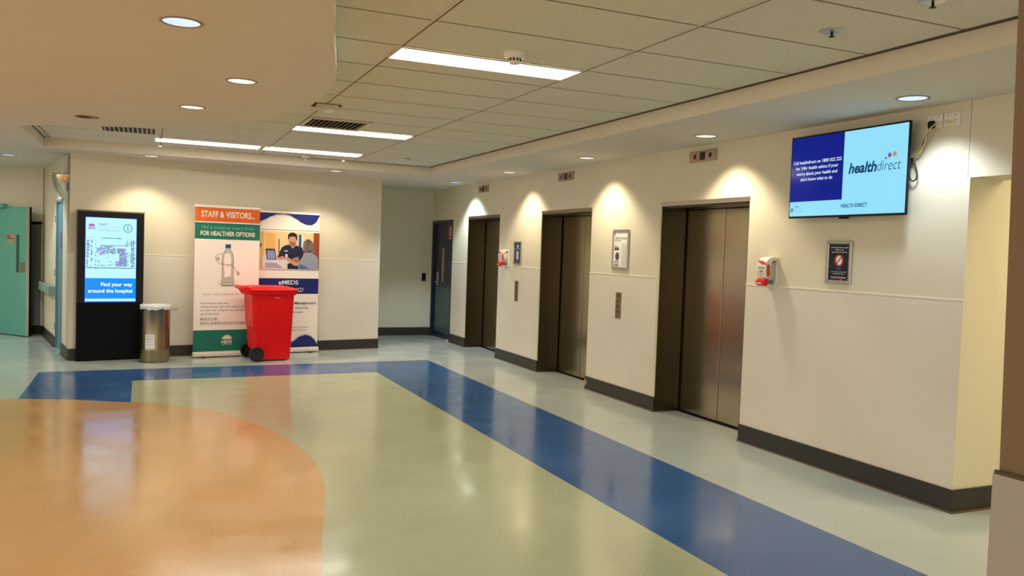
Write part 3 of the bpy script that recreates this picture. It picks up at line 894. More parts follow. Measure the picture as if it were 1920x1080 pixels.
P.stroke(catmull([Vector((bc - 0.075, 1.40, 0)), Vector((bc - 0.13, 1.39, 0)), Vector((bc - 0.165, 1.35, 0)), Vector((bc - 0.150, 1.315, 0)), Vector((bc - 0.115, 1.265, 0)), Vector((bc - 0.075, 1.262, 0))], 5) and
         [(p[0], p[1]) for p in catmull([Vector((bc - 0.075, 1.40, 0)), Vector((bc - 0.13, 1.39, 0)), Vector((bc - 0.165, 1.35, 0)), Vector((bc - 0.150, 1.315, 0)), Vector((bc - 0.115, 1.265, 0)), Vector((bc - 0.075, 1.262, 0))], 5)], 0.006, M_bo)
P.poly([(bc - 0.150, 1.345), (bc - 0.125, 1.365), (bc - 0.105, 1.325), (bc - 0.125, 1.300), (bc - 0.16, 1.32)], M_bo2)
P.ell(bc - 0.133, 1.335, 0.012, 0.008, M_bo, 10)
for dx in (0.0, 0.026):
    P.stroke([(bc + 0.074 + dx * 0.5, 1.235 - dx), (bc + 0.10 + dx * 0.8, 1.19 - dx), (bc + 0.128 + dx, 1.150)], 0.005, M_bo)
P.ell(bc + 0.140, 1.135, 0.020, 0.026, M_bo2, 12); P.ring(bc + 0.140, 1.135, 0.016, 0.021, M_bo, 12)
for s in (-1, 1):
    P.stroke([(bc + s * 0.13, 1.04), (bc + s * 0.115, 0.995), (bc + s * 0.085, 0.968)], 0.004, M_lgrey)
    P.stroke([(bc + s * 0.105, 1.05), (bc + s * 0.10, 1.0), (bc + s * 0.08, 0.97)], 0.003, M_lgrey)
# lettering in three scripts
AR = {'ا': (1, 0xFE8D), 'ب': (0, 0xFE8F), 'ة': (1, 0xFE93), 'ت': (0, 0xFE95), 'د': (1, 0xFEA9), 'ر': (1, 0xFEAD), 'س': (0, 0xFEB1), 'ش': (0, 0xFEB5), 'ص': (0, 0xFEB9), 'ض': (0, 0xFEBD),
      'ع': (0, 0xFEC9), 'ق': (0, 0xFED5), 'ك': (0, 0xFED9), 'ل': (0, 0xFEDD), 'م': (0, 0xFEE1), 'ن': (0, 0xFEE5), 'ه': (0, 0xFEE9), 'و': (1, 0xFEED), 'ي': (0, 0xFEF1), 'ح': (0, 0xFEA1), 'ط': (0, 0xFEC1), 'خ': (0, 0xFEA5), 'ف': (0, 0xFED1), 'ز': (1, 0xFEAF)}
def shape_ar(s):
    out = []
    for i, ch in enumerate(s):
        if ch not in AR:
            out.append(ch); continue
        right_only, base = AR[ch]
        prev = i > 0 and s[i - 1] in AR and not AR[s[i - 1]][0]
        nxt = i + 1 < len(s) and s[i + 1] in AR and not right_only
        out.append(chr(base + (3 if prev and nxt else 1 if prev else 2 if nxt else 0)))
    return ''.join(out[::-1])
P.text(shape_ar('زوار وموظفين'), hw - 0.09, 0.905, 0.022, M_grey, w=0.16, align='R')
P.text(shape_ar('المشروبات السكرية ونقدم خيارات صحية'), hw - 0.09, 0.845, 0.026, M_grey, w=0.66, align='R')
for k, (s, w_) in enumerate([('Quý khách và nhân viên...', 0.39), ('Chúng tôi thay thế nước uống có đường', 0.66), ('các loại nước uống tốt cho sức khỏe', 0.60), ('quý vị lựa chọn', 0.245)]):
    P.text(s, -hw + 0.085, 0.720 - k * 0.048, 0.024, M_grey, w=w_, bold=0.008, res=2)
P.text('職員及訪客…', -hw + 0.085, 0.498, 0.032, M_grey, w=0.27)
P.text('我們以更健康的飲料取代含糖飲料', -hw + 0.085, 0.440, 0.032, M_grey, w=0.66)
emblem(P, 0.012, 0.165, 0.145, M_cream, M_cream, M_cream)
f.build('printed_panel', t, normals=False)

t, w = roll_up('roll_up_banner', 'navy and white roll up banner with a nurse photograph, right of the orange banner', 2.325, 3.225, 0.115, 2.024)
f = MB(); P = Print(f, -0.002, 0.0006)
hw = w / 2
M_nv = mat('banner_navy', (10, 28, 108), 0.5); M_nv2 = mat('banner_navy_line', (40, 52, 120), 0.5); M_lav = mat('banner_lavender', (176, 176, 206), 0.5)
P.mb.box(-hw, hw, -0.002, 0.0, 0.07, 2.0, M_paper); P.up()
xs = [-hw + w * k / 40 for k in range(41)]
def wave(x):
    q = (x + hw) / w
    pts_ = [(0, 1.850), (0.1, 1.895), (0.2, 1.945), (0.3, 1.975), (0.4, 1.982), (0.5, 1.970), (0.6, 1.925), (0.7, 1.872), (0.78, 1.845), (0.86, 1.842), (0.93, 1.880), (1, 1.985)]
    for (a_, b_), (c_, d_) in zip(pts_[:-1], pts_[1:]):
        if a_ <= q <= c_ + 1e-9:
            tt = (q - a_) / (c_ - a_); tt = tt * tt * (3 - 2 * tt) * 0.5 + tt * 0.5
            return b_ + (d_ - b_) * tt
    return 1.985
P.poly([(-hw, 1.996)] + [(x, wave(x)) for x in xs] + [(hw, 1.996)], M_nv); P.up()
P.stroke([(x, wave(x) - 0.012) for x in xs], 0.006, M_lav)
P.rect(-hw, hw, 1.756, 1.762, M_nv2); P.rect(-hw, hw, 1.186, 1.191, M_nv2)
P.rect(-hw, hw, 0.850, 1.072, M_nv); P.up()
# photograph: nurse and patient at a counter
def pm(n, c): return mat('photo_' + n, c, 0.5)
z0, z1 = 1.205, 1.735
def q(u_, v_): return (-hw + u_ * w, z0 + v_ * (z1 - z0))
def pp(L, m): P.poly([q(a_, b_) for a_, b_ in L], m)
pp([(0, 0), (1, 0), (1, 1), (0, 1)], pm('wall', (236, 206, 150))); P.up()
pp([(0.12, 0.45), (0.28, 0.45), (0.28, 0.95), (0.12, 0.95)], pm('door', (232, 180, 100)))
pp([(0.0, 0.0), (0.10, 0.0), (0.10, 0.98), (0.0, 0.98)], pm('shade', (214, 182, 120)))
pp([(0.90, 0), (1, 0), (1, 1), (0.90, 1)], pm('redwood', (150, 66, 38)))
pp([(0.655, 0.35), (0.70, 0.35), (0.70, 0.94), (0.655, 0.94)], pm('blue', (40, 92, 160)))
pp([(0.70, 0.40), (0.725, 0.40), (0.725, 0.94), (0.70, 0.94)], pm('pale', (220, 226, 228)))
pp([(0.325, 0.42), (0.345, 0.42), (0.345, 0.80), (0.325, 0.80)], pm('post', (110, 100, 110)))
pp([(0.03, 0.57), (0.06, 0.57), (0.06, 0.67), (0.03, 0.67)], pm('box', (90, 80, 66))); P.up()
pp([(0.31, 0.30), (0.34, 0.42), (0.38, 0.58), (0.44, 0.64), (0.50, 0.66), (0.55, 0.58), (0.62, 0.64), (0.70, 0.60), (0.745, 0.50), (0.73, 0.34), (0.68, 0.0), (0.48, 0.0), (0.48, 0.28), (0.40, 0.28)], pm('scrubs', (22, 28, 60)))
P.up()
pp([(0.50, 0.67), (0.555, 0.555), (0.62, 0.65), (0.60, 0.74), (0.52, 0.74)], pm('skin', (206, 154, 122)))
P.ell(*q(0.555, 0.79), 0.062, 0.095, pm('skin', (206, 154, 122)), 20); P.up()
pp([(0.475, 0.82), (0.48, 0.93), (0.52, 0.985), (0.58, 0.985), (0.625, 0.93), (0.63, 0.80), (0.612, 0.78), (0.60, 0.865), (0.55, 0.885), (0.50, 0.86), (0.49, 0.79)], pm('hair', (24, 20, 20)))
P.ell(*q(0.525, 0.80), 0.006, 0.004, M_ink, 8); P.ell(*q(0.578, 0.80), 0.006, 0.004, M_ink, 8); P.ell(*q(0.552, 0.715), 0.014, 0.005, pm('lip', (160, 96, 84)), 10)
P.rect(q(0.42, 0)[0], q(0.48, 0)[0], q(0, 0.475)[1], q(0, 0.50)[1], M_wht)
pp([(0.32, 0.30), (0.40, 0.35), (0.44, 0.30), (0.40, 0.25), (0.33, 0.25)], pm('skin', (206, 154, 122)))
pp([(0.56, 0.30), (0.66, 0.34), (0.66, 0.22), (0.56, 0.22)], pm('skin2', (176, 120, 92)))
P.up()
pp([(0.08, 0.0), (0.08, 0.20), (0.06, 0.24), (0.46, 0.24), (0.54, 0.17), (0.46, 0.14), (0.46, 0.0)], pm('desk', (226, 220, 220)))
pp([(0.08, 0.36), (0.14, 0.36), (0.14, 0.22), (0.08, 0.22)], pm('desk', (226, 220, 220))); P.up()
for k in range(4):
    pp([(0.12, 0.03 + k * 0.035), (0.40 - 0.03 * k, 0.03 + k * 0.035), (0.40 - 0.03 * k, 0.05 + k * 0.035), (0.12, 0.05 + k * 0.035)], pm('files', (110, 116, 170)))
pp([(0.125, 0.535), (0.27, 0.535), (0.30, 0.245), (0.145, 0.245)], M_ink); P.up()
pp([(0.142, 0.515), (0.258, 0.515), (0.285, 0.26), (0.158, 0.26)], pm('laptop', (140, 152, 206)))
pp([(0.142, 0.515), (0.258, 0.515), (0.26, 0.48), (0.145, 0.48)], pm('laptop_bar', (50, 60, 120)))
pp([(0.42, 0.30), (0.47, 0.33), (0.62, 0.19), (0.74, 0.28), (0.72, 0.18), (0.63, 0.09), (0.58, 0.10)], pm('skin', (206, 154, 122)))
P.rect(q(0.440, 0)[0], q(0.475, 0)[0], q(0, 0.30)[1], q(0, 0.40)[1], M_wht); P.up()
pp([(0.64, 0.13), (0.72, 0.34), (0.76, 0.44), (0.86, 0.46), (0.95, 0.38), (0.985, 0.28), (0.985, 0.0), (0.66, 0.0)], pm('blouse', (150, 156, 176)))
pp([(0.66, 0.0), (0.68, 0.14), (0.76, 0.10), (0.84, 0.0)], pm('blue_bag', (112, 146, 206))); P.up()
pp([(0.74, 0.44), (0.725, 0.60), (0.735, 0.74), (0.78, 0.82), (0.84, 0.82), (0.89, 0.74), (0.92, 0.58), (0.945, 0.42), (0.86, 0.46)], pm('grey_hair', (112, 102, 96)))
pp([(0.725, 0.50), (0.72, 0.62), (0.74, 0.72), (0.765, 0.66), (0.765, 0.50)], pm('skin3', (214, 176, 156)))
pp([(0.79, 0.80), (0.83, 0.81), (0.86, 0.70), (0.86, 0.46), (0.81, 0.46)], pm('grey_hair2', (150, 142, 136)))
# headings
P.text('eMEDS', 0.0, 0.985, 0.062, M_wht, w=0.29, align='C', bold=0.02, res=5)
P.text('IS COMING!', 0.22 * w + 0.02, 0.880, 0.060, M_wht, w=0.46, align='R')
P.text('Medication Management', hw - 0.035, 0.705, 0.030, M_ink, w=0.62, align='R', bold=0.022)
P.text('is delivering', 0.30, 0.636, 0.028, M_ink, w=0.245, align='R', bold=0.006)
P.text('better patient care', 0.22, 0.575, 0.028, M_ink, w=0.42, align='R', bold=0.006)
P.text('Health', 0.045, 0.400, 0.032, M_ink, w=0.15, align='R', bold=0.02)
P.text('South Western Sydney', 0.315, 0.358, 0.024, M_grey, w=0.46, align='R'); P.text('Local Health District', 0.28, 0.315, 0.024, M_grey, w=0.40, align='R')
def wave2(x):
    q_ = (x + hw) / w
    pts_ = [(0, 0.09), (0.35, 0.085), (0.5, 0.12), (0.6, 0.165), (0.7, 0.23), (0.8, 0.255), (0.88, 0.235), (0.95, 0.18), (1, 0.105)]
    for (a_, b_), (c_, d_) in zip(pts_[:-1], pts_[1:]):
        if a_ <= q_ <= c_ + 1e-9:
            tt = (q_ - a_) / (c_ - a_); tt = tt * tt * (3 - 2 * tt) * 0.5 + tt * 0.5
            return b_ + (d_ - b_) * tt
    return 0.105
P.poly([(-hw, 0.072)] + [(hw, 0.072)] + [(x, wave2(x)) for x in xs[::-1]], M_nv); P.up()
P.stroke([(x, wave2(x) + 0.012) for x in xs], 0.006, M_lav)
f.build('printed_panel', t, normals=False)

# ---------------------------------------------------------------- red wheelie bin
M_bin = mat('bin_red', (232, 4, 8), 0.38, noise=0.03, nscale=4, spec=0.3)
M_binlid = mat('bin_lid_red', (238, 10, 12), 0.34, noise=0.03, nscale=4, spec=0.3)
M_rub = mat('tyre_rubber', (16, 16, 18), 0.55, noise=0.15, nscale=40)
BROT = math.radians(7)
t = thing('wheelie_bin', 'bright red two wheeled wheelie bin in front of the banners', 'bin', (1.506, 11.572, 0), BROT)
t.scale = (0.965, 0.98, 1.0)
f = MB()
def brect(x0, x1, yw, r_, z):
    return [(x, y, z) for x, y in rrect(x0, x1, -yw, yw, r_, 5)]
f.loft([brect(-0.195, 0.258, 0.222, 0.04, 0.015), brect(-0.220, 0.262, 0.226, 0.04, 0.06), brect(-0.243, 0.276, 0.2435, 0.04, 0.42), brect(-0.258, 0.277, 0.2450, 0.04, 0.45),
        brect(-0.285, 0.292, 0.262, 0.045, 0.86), brect(-0.288, 0.294, 0.264, 0.045, 0.875), brect(-0.305, 0.315, 0.284, 0.05, 0.885), brect(-0.308, 0.318, 0.287, 0.05, 0.93)], M_bin, smooth=False)
body_o = f.build('body', t, bevel=0.004)
f = MB()
f.loft([brect(-0.318, 0.345, 0.295, 0.05, 0.925), brect(-0.322, 0.352, 0.300, 0.05, 0.95), brect(-0.315, 0.34, 0.29, 0.05, 0.962), brect(-0.29, 0.25, 0.25, 0.05, 0.985), brect(-0.27, 0.20, 0.22, 0.05, 0.99)], M_binlid, smooth=False)
f.loft([brect(0.30, 0.392, 0.11, 0.03, 0.915), brect(0.30, 0.395, 0.115, 0.03, 0.935), brect(0.25, 0.372, 0.10, 0.03, 0.950)], M_binlid)
for y_ in (-0.11, 0.11):
    f.box(-0.27, 0.20, y_ - 0.012, y_ + 0.012, 0.985, 0.994, M_binlid)
f.build('lid', t, bevel=0.006, seg=3)
f = MB()
f.tube([(-0.400, -0.24, 0.968), (-0.402, 0.0, 0.970), (-0.400, 0.24, 0.968)], 0.017, M_bin, 12)
for y_ in (-0.24, -0.09, 0.09, 0.24):
    f.prism_xz([(-0.28, 0.90), (-0.285, 0.955), (-0.330, 0.985), (-0.385, 0.990), (-0.415, 0.972), (-0.405, 0.950), (-0.36, 0.935), (-0.31, 0.87)], y_ - 0.02, y_ + 0.02, M_bin)
f.build('handle', t, bevel=0.004)
f = MB(); f.tube([(-0.215, -0.275, 0.105), (-0.215, 0.275, 0.105)], 0.011, M_black, 10); f.build('axle', t)
f = MB(); f.box(-0.235, -0.16, -0.21, 0.21, 0.02, 0.15, M_blackmatt); f.build('axle_housing', t, bevel=0.01)
for s in (-1, 1):
    f = MB()
    R_ = Matrix.Translation((-0.215, s * 0.262, 0.100)) @ Matrix.Rotation(s * PI / 2, 4, 'X')
    f.lathe([(0.0, -0.018), (0.07, -0.02), (0.092, -0.026), (0.099, -0.016), (0.100, 0.0), (0.099, 0.016), (0.092, 0.026), (0.072, 0.020), (0.066, 0.008), (0.0, 0.006)], M_rub, 32, R_)
    for k in range(5):
        f.box(0.028, 0.070, -0.006, 0.006, -0.004, 0.014, M_rub, R_ @ Matrix.Rotation(2 * PI * k / 5, 4, 'Z'))
    wheel = f.build('wheel', t)
    f = MB(); f.lathe([(0.030, 0.006), (0.027, 0.022), (0.0, 0.024)], M_black, 20, R_); f.build('hub', wheel)
f = MB(); P = Print(f, -0.2655, M=Matrix.Translation((0, 0, 0)))
P.greek(0.02, 0.838, 0.014, 0.075, mat('bin_stamp', (250, 150, 140), 0.4), 'L', 2)
f.build('stamped_mark', body_o, normals=False)

# ---------------------------------------------------------------- doors
M_nvd = mat('door_navy', (22, 30, 56), 0.35, noise=0.05, nscale=6); M_kick = mat('door_kick', (52, 84, 82), 0.4, noise=0.05, nscale=4)
t = thing('door_1', 'dark blue fire door with a narrow glass strip at the recess end', 'door', (W, (13.24 + 14.335) / 2, 0), R_RIGHT, kind='structure')
h = (14.335 - 13.24) / 2
f = MB()
f.box(-h, -h + 0.05, -0.005, 0.16, 0, 2.07, M_nvd); f.box(h - 0.05, h, -0.005, 0.16, 0, 2.07, M_nvd); f.box(-h, h, -0.005, 0.16, 2.02, 2.07, M_nvd)
f.build('door_frame', t, bevel=0.003)
f = MB(); f.box(-h + 0.05, h - 0.05, 0.045, 0.09, 0.01, 2.02, M_nvd); leaf = f.build('door_leaf', t)
f = MB(); f.box(-0.42, h - 0.052, 0.040, 0.045, 0.10, 0.90, M_kick); f.build('kick_plate', leaf, bevel=0.001)
f = MB(); f.box(-0.10, -0.035, 0.043, 0.046, 0.99, 1.59, mat('glass_strip_light', (176, 164, 128), 0.1)); f.box(-0.034, 0.03, 0.043, 0.046, 0.99, 1.59, mat('glass_strip', (110, 100, 82), 0.1)); f.build('vision_panel', leaf)
f = MB(); f.rbox(-0.36, -0.31, 0.036, 0.045, 0.92, 1.16, M_chrome, 0.006); f.tube([(-0.335, 0.036, 0.985), (-0.335, -0.004, 0.985), (-0.325, -0.012, 0.985), (-0.235, -0.012, 0.983)], 0.009, M_chrome, 10); f.build('handle', leaf)
M_fire = mat('fire_red', (190, 48, 40), 0.4)
f = MB(); P = Print(f, 0.0445)
P.rect(0.20, 0.40, 1.74, 1.99, M_fire); P.up(); P.poly(rrect(0.272, 0.328, 1.80, 1.94, 0.02), M_wht); P.up(); P.rect(0.285, 0.315, 1.82, 1.90, M_fire); P.greek(0.30, 1.755, 0.012, 0.16, M_wht, 'C')
f.build('fire_sign', leaf, normals=False)
f = MB(); P = Print(f, 0.0445)
for k in range(7):
    P.greek(0.22, 1.50 - k * 0.05, 0.016, 0.2, M_navy2, 'L', k)
f.build('door_lettering', leaf, normals=False)

M_teal = mat('door_teal', (94, 172, 156), 0.35, noise=0.04, nscale=3); M_teal_edge = mat('door_edge', (198, 196, 176), 0.5)
D0 = Vector((-1.69, 14.594, 0)); DD = Vector((-0.62, 0.785, 0)).normalized()
rot = math.atan2(-DD.y, -DD.x)
t = thing('door_2', 'open teal door leaf with a narrow window, in the side corridor', 'door', D0 + DD * 0.8, rot, kind='structure')
f = MB(); f.box(0, 0.798, 0, 0.04, 0.012, 1.99, M_teal); leaf = f.build('door_leaf', t, bevel=0.002)
f = MB(); f.box(0.7985, 0.803, -0.001, 0.041, 0.012, 1.992, M_teal_edge); f.box(0.775, 0.800, 0.041, 0.075, 0.012, 1.99, M_blackmatt); f.build('edge_strip', leaf)
f = MB(); f.box(0.548, 0.612, -0.004, 0, 0.985, 1.56, mat('door_window', (30, 72, 86), 0.12)); f.build('vision_panel', leaf)
f = MB(); P = Print(f, -0.002); P.rect(0.285, 0.50, 1.435, 1.572, mat('door_sign', (178, 150, 132), 0.5)); P.up(); P.greek(0.30, 1.53, 0.016, 0.10, M_ink, 'L', 2); P.greek(0.30, 1.495, 0.018, 0.17, M_ink, 'L', 3); f.build('door_sign', leaf, normals=False)
f = MB(); f.box(0.640, 0.765, -0.004, 0, 0.99, 1.14, mat('push_plate', (150, 144, 116), 0.35, 0.6)); f.build('push_plate', leaf, bevel=0.001)
f = MB(); f.box(0.06, 0.30, -0.07, 0.0, 1.975, 2.035, M_teal); f.build('door_closer', leaf, bevel=0.006)

M_bd = mat('door_blue', (98, 140, 150), 0.35, noise=0.04, nscale=4)
t = thing('door_3', 'narrow blue door in the corridor side wall near the kiosk corner', 'door', on_left(1.095), R_LEFT, kind='structure')
f = MB(); f.box(-0.375, 0.375, 0.02, 0.06, 0, 2.06, M_bd); leaf = f.build('door_leaf', t)
f = MB()
f.box(-0.375, -0.34, -0.006, 0.08, 0, 2.06, M_bd); f.box(0.34, 0.375, -0.006, 0.08, 0, 2.06, M_bd); f.box(-0.375, 0.375, -0.006, 0.08, 2.025, 2.06, M_bd); frame = f.build('door_frame', t, bevel=0.003)
f = MB(); f.box(-0.05, 0.12, 0.016, 0.02, 1.40, 1.62, mat('sign_mauve', (112, 92, 116), 0.5)); f.build('door_sign', leaf)
for z_ in (0.3, 1.05, 1.8):
    f = MB(); f.box(-0.40, -0.372, -0.014, -0.004, z_ - 0.05, z_ + 0.05, M_chrome); f.build('hinge', frame)

# corridor fittings
t = thing('handrail', 'grey green bumper handrail on the corridor side wall', 'handrail', on_left(2.78, 0, 0.79), R_LEFT)
M_rail = mat('rail_green', (134, 158, 150), 0.45, noise=0.03, nscale=5)
f = MB(); f.loft([[(x, y, z) for y, z in rrect(-0.085, -0.035, -0.066, 0.066, 0.018, 3)] for x in (-1.22, 1.22)], M_rail); f.build('rail', t, bevel=0.003)
for x in (-0.9, 0.0, 0.9):
    f = MB(); f.box(x - 0.03, x + 0.03, -0.037, 0, -0.03, 0.03, M_grey); f.build('bracket', t)
f = MB(); f.box(1.22, 1.245, -0.085, 0, -0.064, 0.064, M_rail); f.build('end_cap', t, bevel=0.006)
t = thing('wall_panel', 'dark grey wall panel with a black top strip behind the teal door', 'wall panel', F0 + FD * 0.24, R_FAR)
M_gpan = mat('panel_grey', (118, 114, 108), 0.6, noise=0.03, nscale=3)
f = MB(); f.box(-0.45, 0.22, -0.020, -0.002, 0.15, 1.735, M_gpan); f.build('panel', t)
f = MB(); f.box(-0.45, 0.235, -0.03, -0.002, 1.737, 1.775, M_blackmatt); f.build('top_strip', t)
t = thing('wall_light', 'silver half bowl fitting tapering to a point above the narrow blue door', 'wall light', on_left(0.30, 0, 2.0), R_LEFT)
f = MB()
f.lathe([(0.004, 0.0), (0.030, 0.015), (0.080, 0.07), (0.135, 0.15), (0.180, 0.24), (0.203, 0.33), (0.206, 0.352), (0.196, 0.352), (0.190, 0.33), (0.168, 0.24), (0.124, 0.155), (0.070, 0.08), (0.02, 0.03)], mat('bowl_silver', (214, 208, 192), 0.16, 1.0), 28, Matrix.Scale(1.0, 4), a0=PI, a1=2 * PI)
f.build('bowl', t)
f = MB(); f.prism_xz([(-0.01, 0.0), (0.01, 0.0), (0.2, 0.352), (-0.2, 0.352)], -0.008, 0, M_ink); f.build('back_plate', t)
f = MB(); f.lathe([(0, 0.30), (0.05, 0.30), (0.06, 0.28), (0.05, 0.24), (0, 0.22)], mat('lamp_cover', (220, 200, 160), 0.4), 20, Matrix.Translation((0, -0.075, 0))); f.build('lamp', t)
t = thing('wall_switch', 'small black access switch on the recess end wall', 'switch', (4.558, YF, 1.055), 0)
f = MB(); f.rbox(-0.035, 0.035, -0.022, 0, -0.072, 0.072, M_black, 0.008); f.build('switch_body', t, bevel=0.003)
f = MB(); f.rbox(-0.018, 0.018, -0.026, -0.022, -0.03, 0.03, M_blackmatt, 0.004); f.build('sensor_pad', t)

# ---------------------------------------------------------------- ceiling fittings
GLOW = {'warm': (255, 226, 176), 'cool': (214, 232, 255)}
M_rim = mat('downlight_rim', (150, 136, 116), 0.4, 0.3)
def glow(tint, k, name):
    return mat(name, (200, 200, 200), 0.5, emit=k, emit_rgb=GLOW[tint] if isinstance(tint, str) else tint)
REFL = {'warm': glow((255, 238, 224), 0.62, 'reflector_glow_warm'), 'cool': glow((176, 208, 255), 0.60, 'reflector_glow_cool'), 'off': mat('reflector_off', (92, 84, 70), 0.18, 0.9)}  # lit reflectors glow themselves: the bulb's light put into their material
BULB = {'warm': glow('warm', 3.0, 'bulb_warm'), 'cool': glow('cool', 2.4, 'bulb_cool'), 'off': mat('bulb_off', (60, 54, 46), 0.3)}
LIGHT_W = 62.0
rimdata = {}
for x, y, lit, tint, pw, label in DL:
    t = thing('downlight', label, 'downlight', (x, y, HC), 0, 'recessed downlights')
    key = tint if lit else 'off'
    if key not in rimdata:
        f = MB(); f.lathe([(DL_R - 0.002, 0.0), (DL_R - 0.003, -0.004), (DL_R + 0.004, -0.006), (DL_R + 0.012, -0.003), (DL_R + 0.013, 0.0)], M_rim, 36); a_ = f.build('rim', t)
        f = MB(); f.lathe([(DL_R - 0.002, -0.001), (DL_R - 0.008, 0.03), (DL_R - 0.022, 0.07), (0.05, 0.085)], REFL[key], 36); b_ = f.build('reflector', t)
        f = MB(); f.lathe([(0.055, 0.085), (0.05, 0.078), (0.0, 0.074)], BULB[key], 24); c_ = f.build('lamp', t)
        rimdata[key] = (a_, b_, c_)
    else:
        for src in rimdata[key]:
            o = src.copy(); COL.objects.link(o); o.parent = t
    if lit:
        ld = bpy.data.lights.new('downlight_beam', 'SPOT')
        ld.energy = LIGHT_W * pw * (1.15 if tint == 'cool' else 1.0)
        ld.color = (1.0, 0.84, 0.61) if tint == 'warm' else (0.76, 0.88, 1.0)
        ld.spot_size = math.radians(112)
        ld.spot_blend = 0.42
        ld.shadow_soft_size = 0.09
        lo_ = bpy.data.objects.new('downlight_beam', ld)
        COL.objects.link(lo_)
        lo_.parent = t
        lo_.location = (0, 0, -0.012)

M_diff = mat('light_diffuser', (240, 236, 240), 0.5, emit=13.0, emit_rgb=(255, 248, 232))
def fluoro(x0, x1, y0, y1, label):
    t = thing('ceiling_light_panel', label, 'ceiling light', ((x0 + x1) / 2, (y0 + y1) / 2, HT), 0, 'fluorescent ceiling panels')
    a_, b_ = (x1 - x0) / 2, (y1 - y0) / 2
    f = MB()
    f.box(-a_, a_, -b_, -b_ + 0.008, -0.010, -0.0015, M_offwhite); f.box(-a_, a_, b_ - 0.008, b_, -0.010, -0.0015, M_offwhite)
    f.box(-a_, -a_ + 0.008, -b_ + 0.008, b_ - 0.008, -0.010, -0.0015, M_offwhite); f.box(a_ - 0.008, a_, -b_ + 0.008, b_ - 0.008, -0.010, -0.0015, M_offwhite)
    f.build('frame', t)
    f = MB(); f.box(-a_ + 0.008, a_ - 0.008, -b_ + 0.008, b_ - 0.008, -0.0085, -0.002, M_diff); f.build('diffuser', t)
fluoro(1.322, 2.508, 4.715, 5.012, 'nearest lit fluorescent panel, beside the round smoke detector')
fluoro(1.310, 2.500, 8.345, 8.640, 'lit fluorescent panel beside the square air vent, second from the camera')
fluoro(0.060, 1.235, 10.425, 10.715, 'left one of the two lit fluorescent panels end to end at the back')
fluoro(1.275, 2.470, 10.425, 10.715, 'right one of the two lit fluorescent panels end to end at the back')

def vent(cx, cy, label, tilt, w=0.58, d=0.58):
    t = thing('air_vent', label, 'air vent', (cx, cy, HT), 0, 'ceiling air vents')
    a_, b_ = w / 2, d / 2
    f = MB(); f.box(-a_ + 0.03, a_ - 0.03, -b_ + 0.03, b_ - 0.03, -0.004, -0.002, M_blackmatt); f.build('dark_backing', t)
    f = MB()
    for x0_, x1_, y0_, y1_ in ((-a_, a_, -b_, -b_ + 0.035), (-a_, a_, b_ - 0.035, b_), (-a_, -a_ + 0.035, -b_ + 0.035, b_ - 0.035), (a_ - 0.035, a_, -b_ + 0.035, b_ - 0.035)):
        f.box(x0_, x1_, y0_, y1_, -0.012, -0.001, M_offwhite)
    f.build('frame', t, bevel=0.002)
    sl = None
    k = 0
    x = -a_ + 0.06
    while x < a_ - 0.04:
        if sl is None:
            f = MB(); f.box(-0.014, 0.014, -b_ + 0.035, b_ - 0.035, -0.0012, 0.0012, M_offwhite, Matrix.Rotation(math.radians(tilt), 4, 'Y')); sl = f.build('slat', t); o = sl
        else:
            o = sl.copy(); COL.objects.link(o); o.parent = t
        o.location = (x, 0, -0.013)
        x += 0.045
vent(1.62, 8.01, 'square slatted air vent beside the second fluorescent panel', -38)
vent(-0.20, 9.78, 'slatted air vent half hidden by the far edge of the curved soffit', 50)

def detector(x, y, z, label, r_=0.055, h_=0.05):
    t = thing('smoke_detector', label, 'smoke detector', (x, y, z), 0, 'smoke detectors')
    f = MB(); f.lathe([(0, -0.016), (r_ * 1.0, -0.016), (r_ * 1.08, -0.010), (r_ * 1.08, 0)], M_white, 28); f.build('base', t)
    f = MB(); f.lathe([(0, -h_ - 0.014), (r_ * 0.45, -h_ - 0.012), (r_ * 0.62, -h_), (r_ * 0.66, -h_ * 0.62), (r_ * 0.9, -h_ * 0.55), (r_ * 0.95, -0.016)], M_white, 28); chamber = f.build('chamber', t)
    f = MB()
    for k in range(12):
        f.box(r_ * 0.60, r_ * 0.675, -0.005, 0.005, -h_ * 0.97, -h_ * 0.68, M_black, Matrix.Rotation(2 * PI * k / 12, 4, 'Z'))
    f.build('slots', chamber)
detector(1.945, 4.50, HT - 0.001, 'round white smoke detector beside the nearest fluorescent panel', 0.062, 0.055)
detector(1.885, 11.15, HT - 0.001, 'round white smoke detector at the far end of the tile ceiling', 0.055, 0.045)

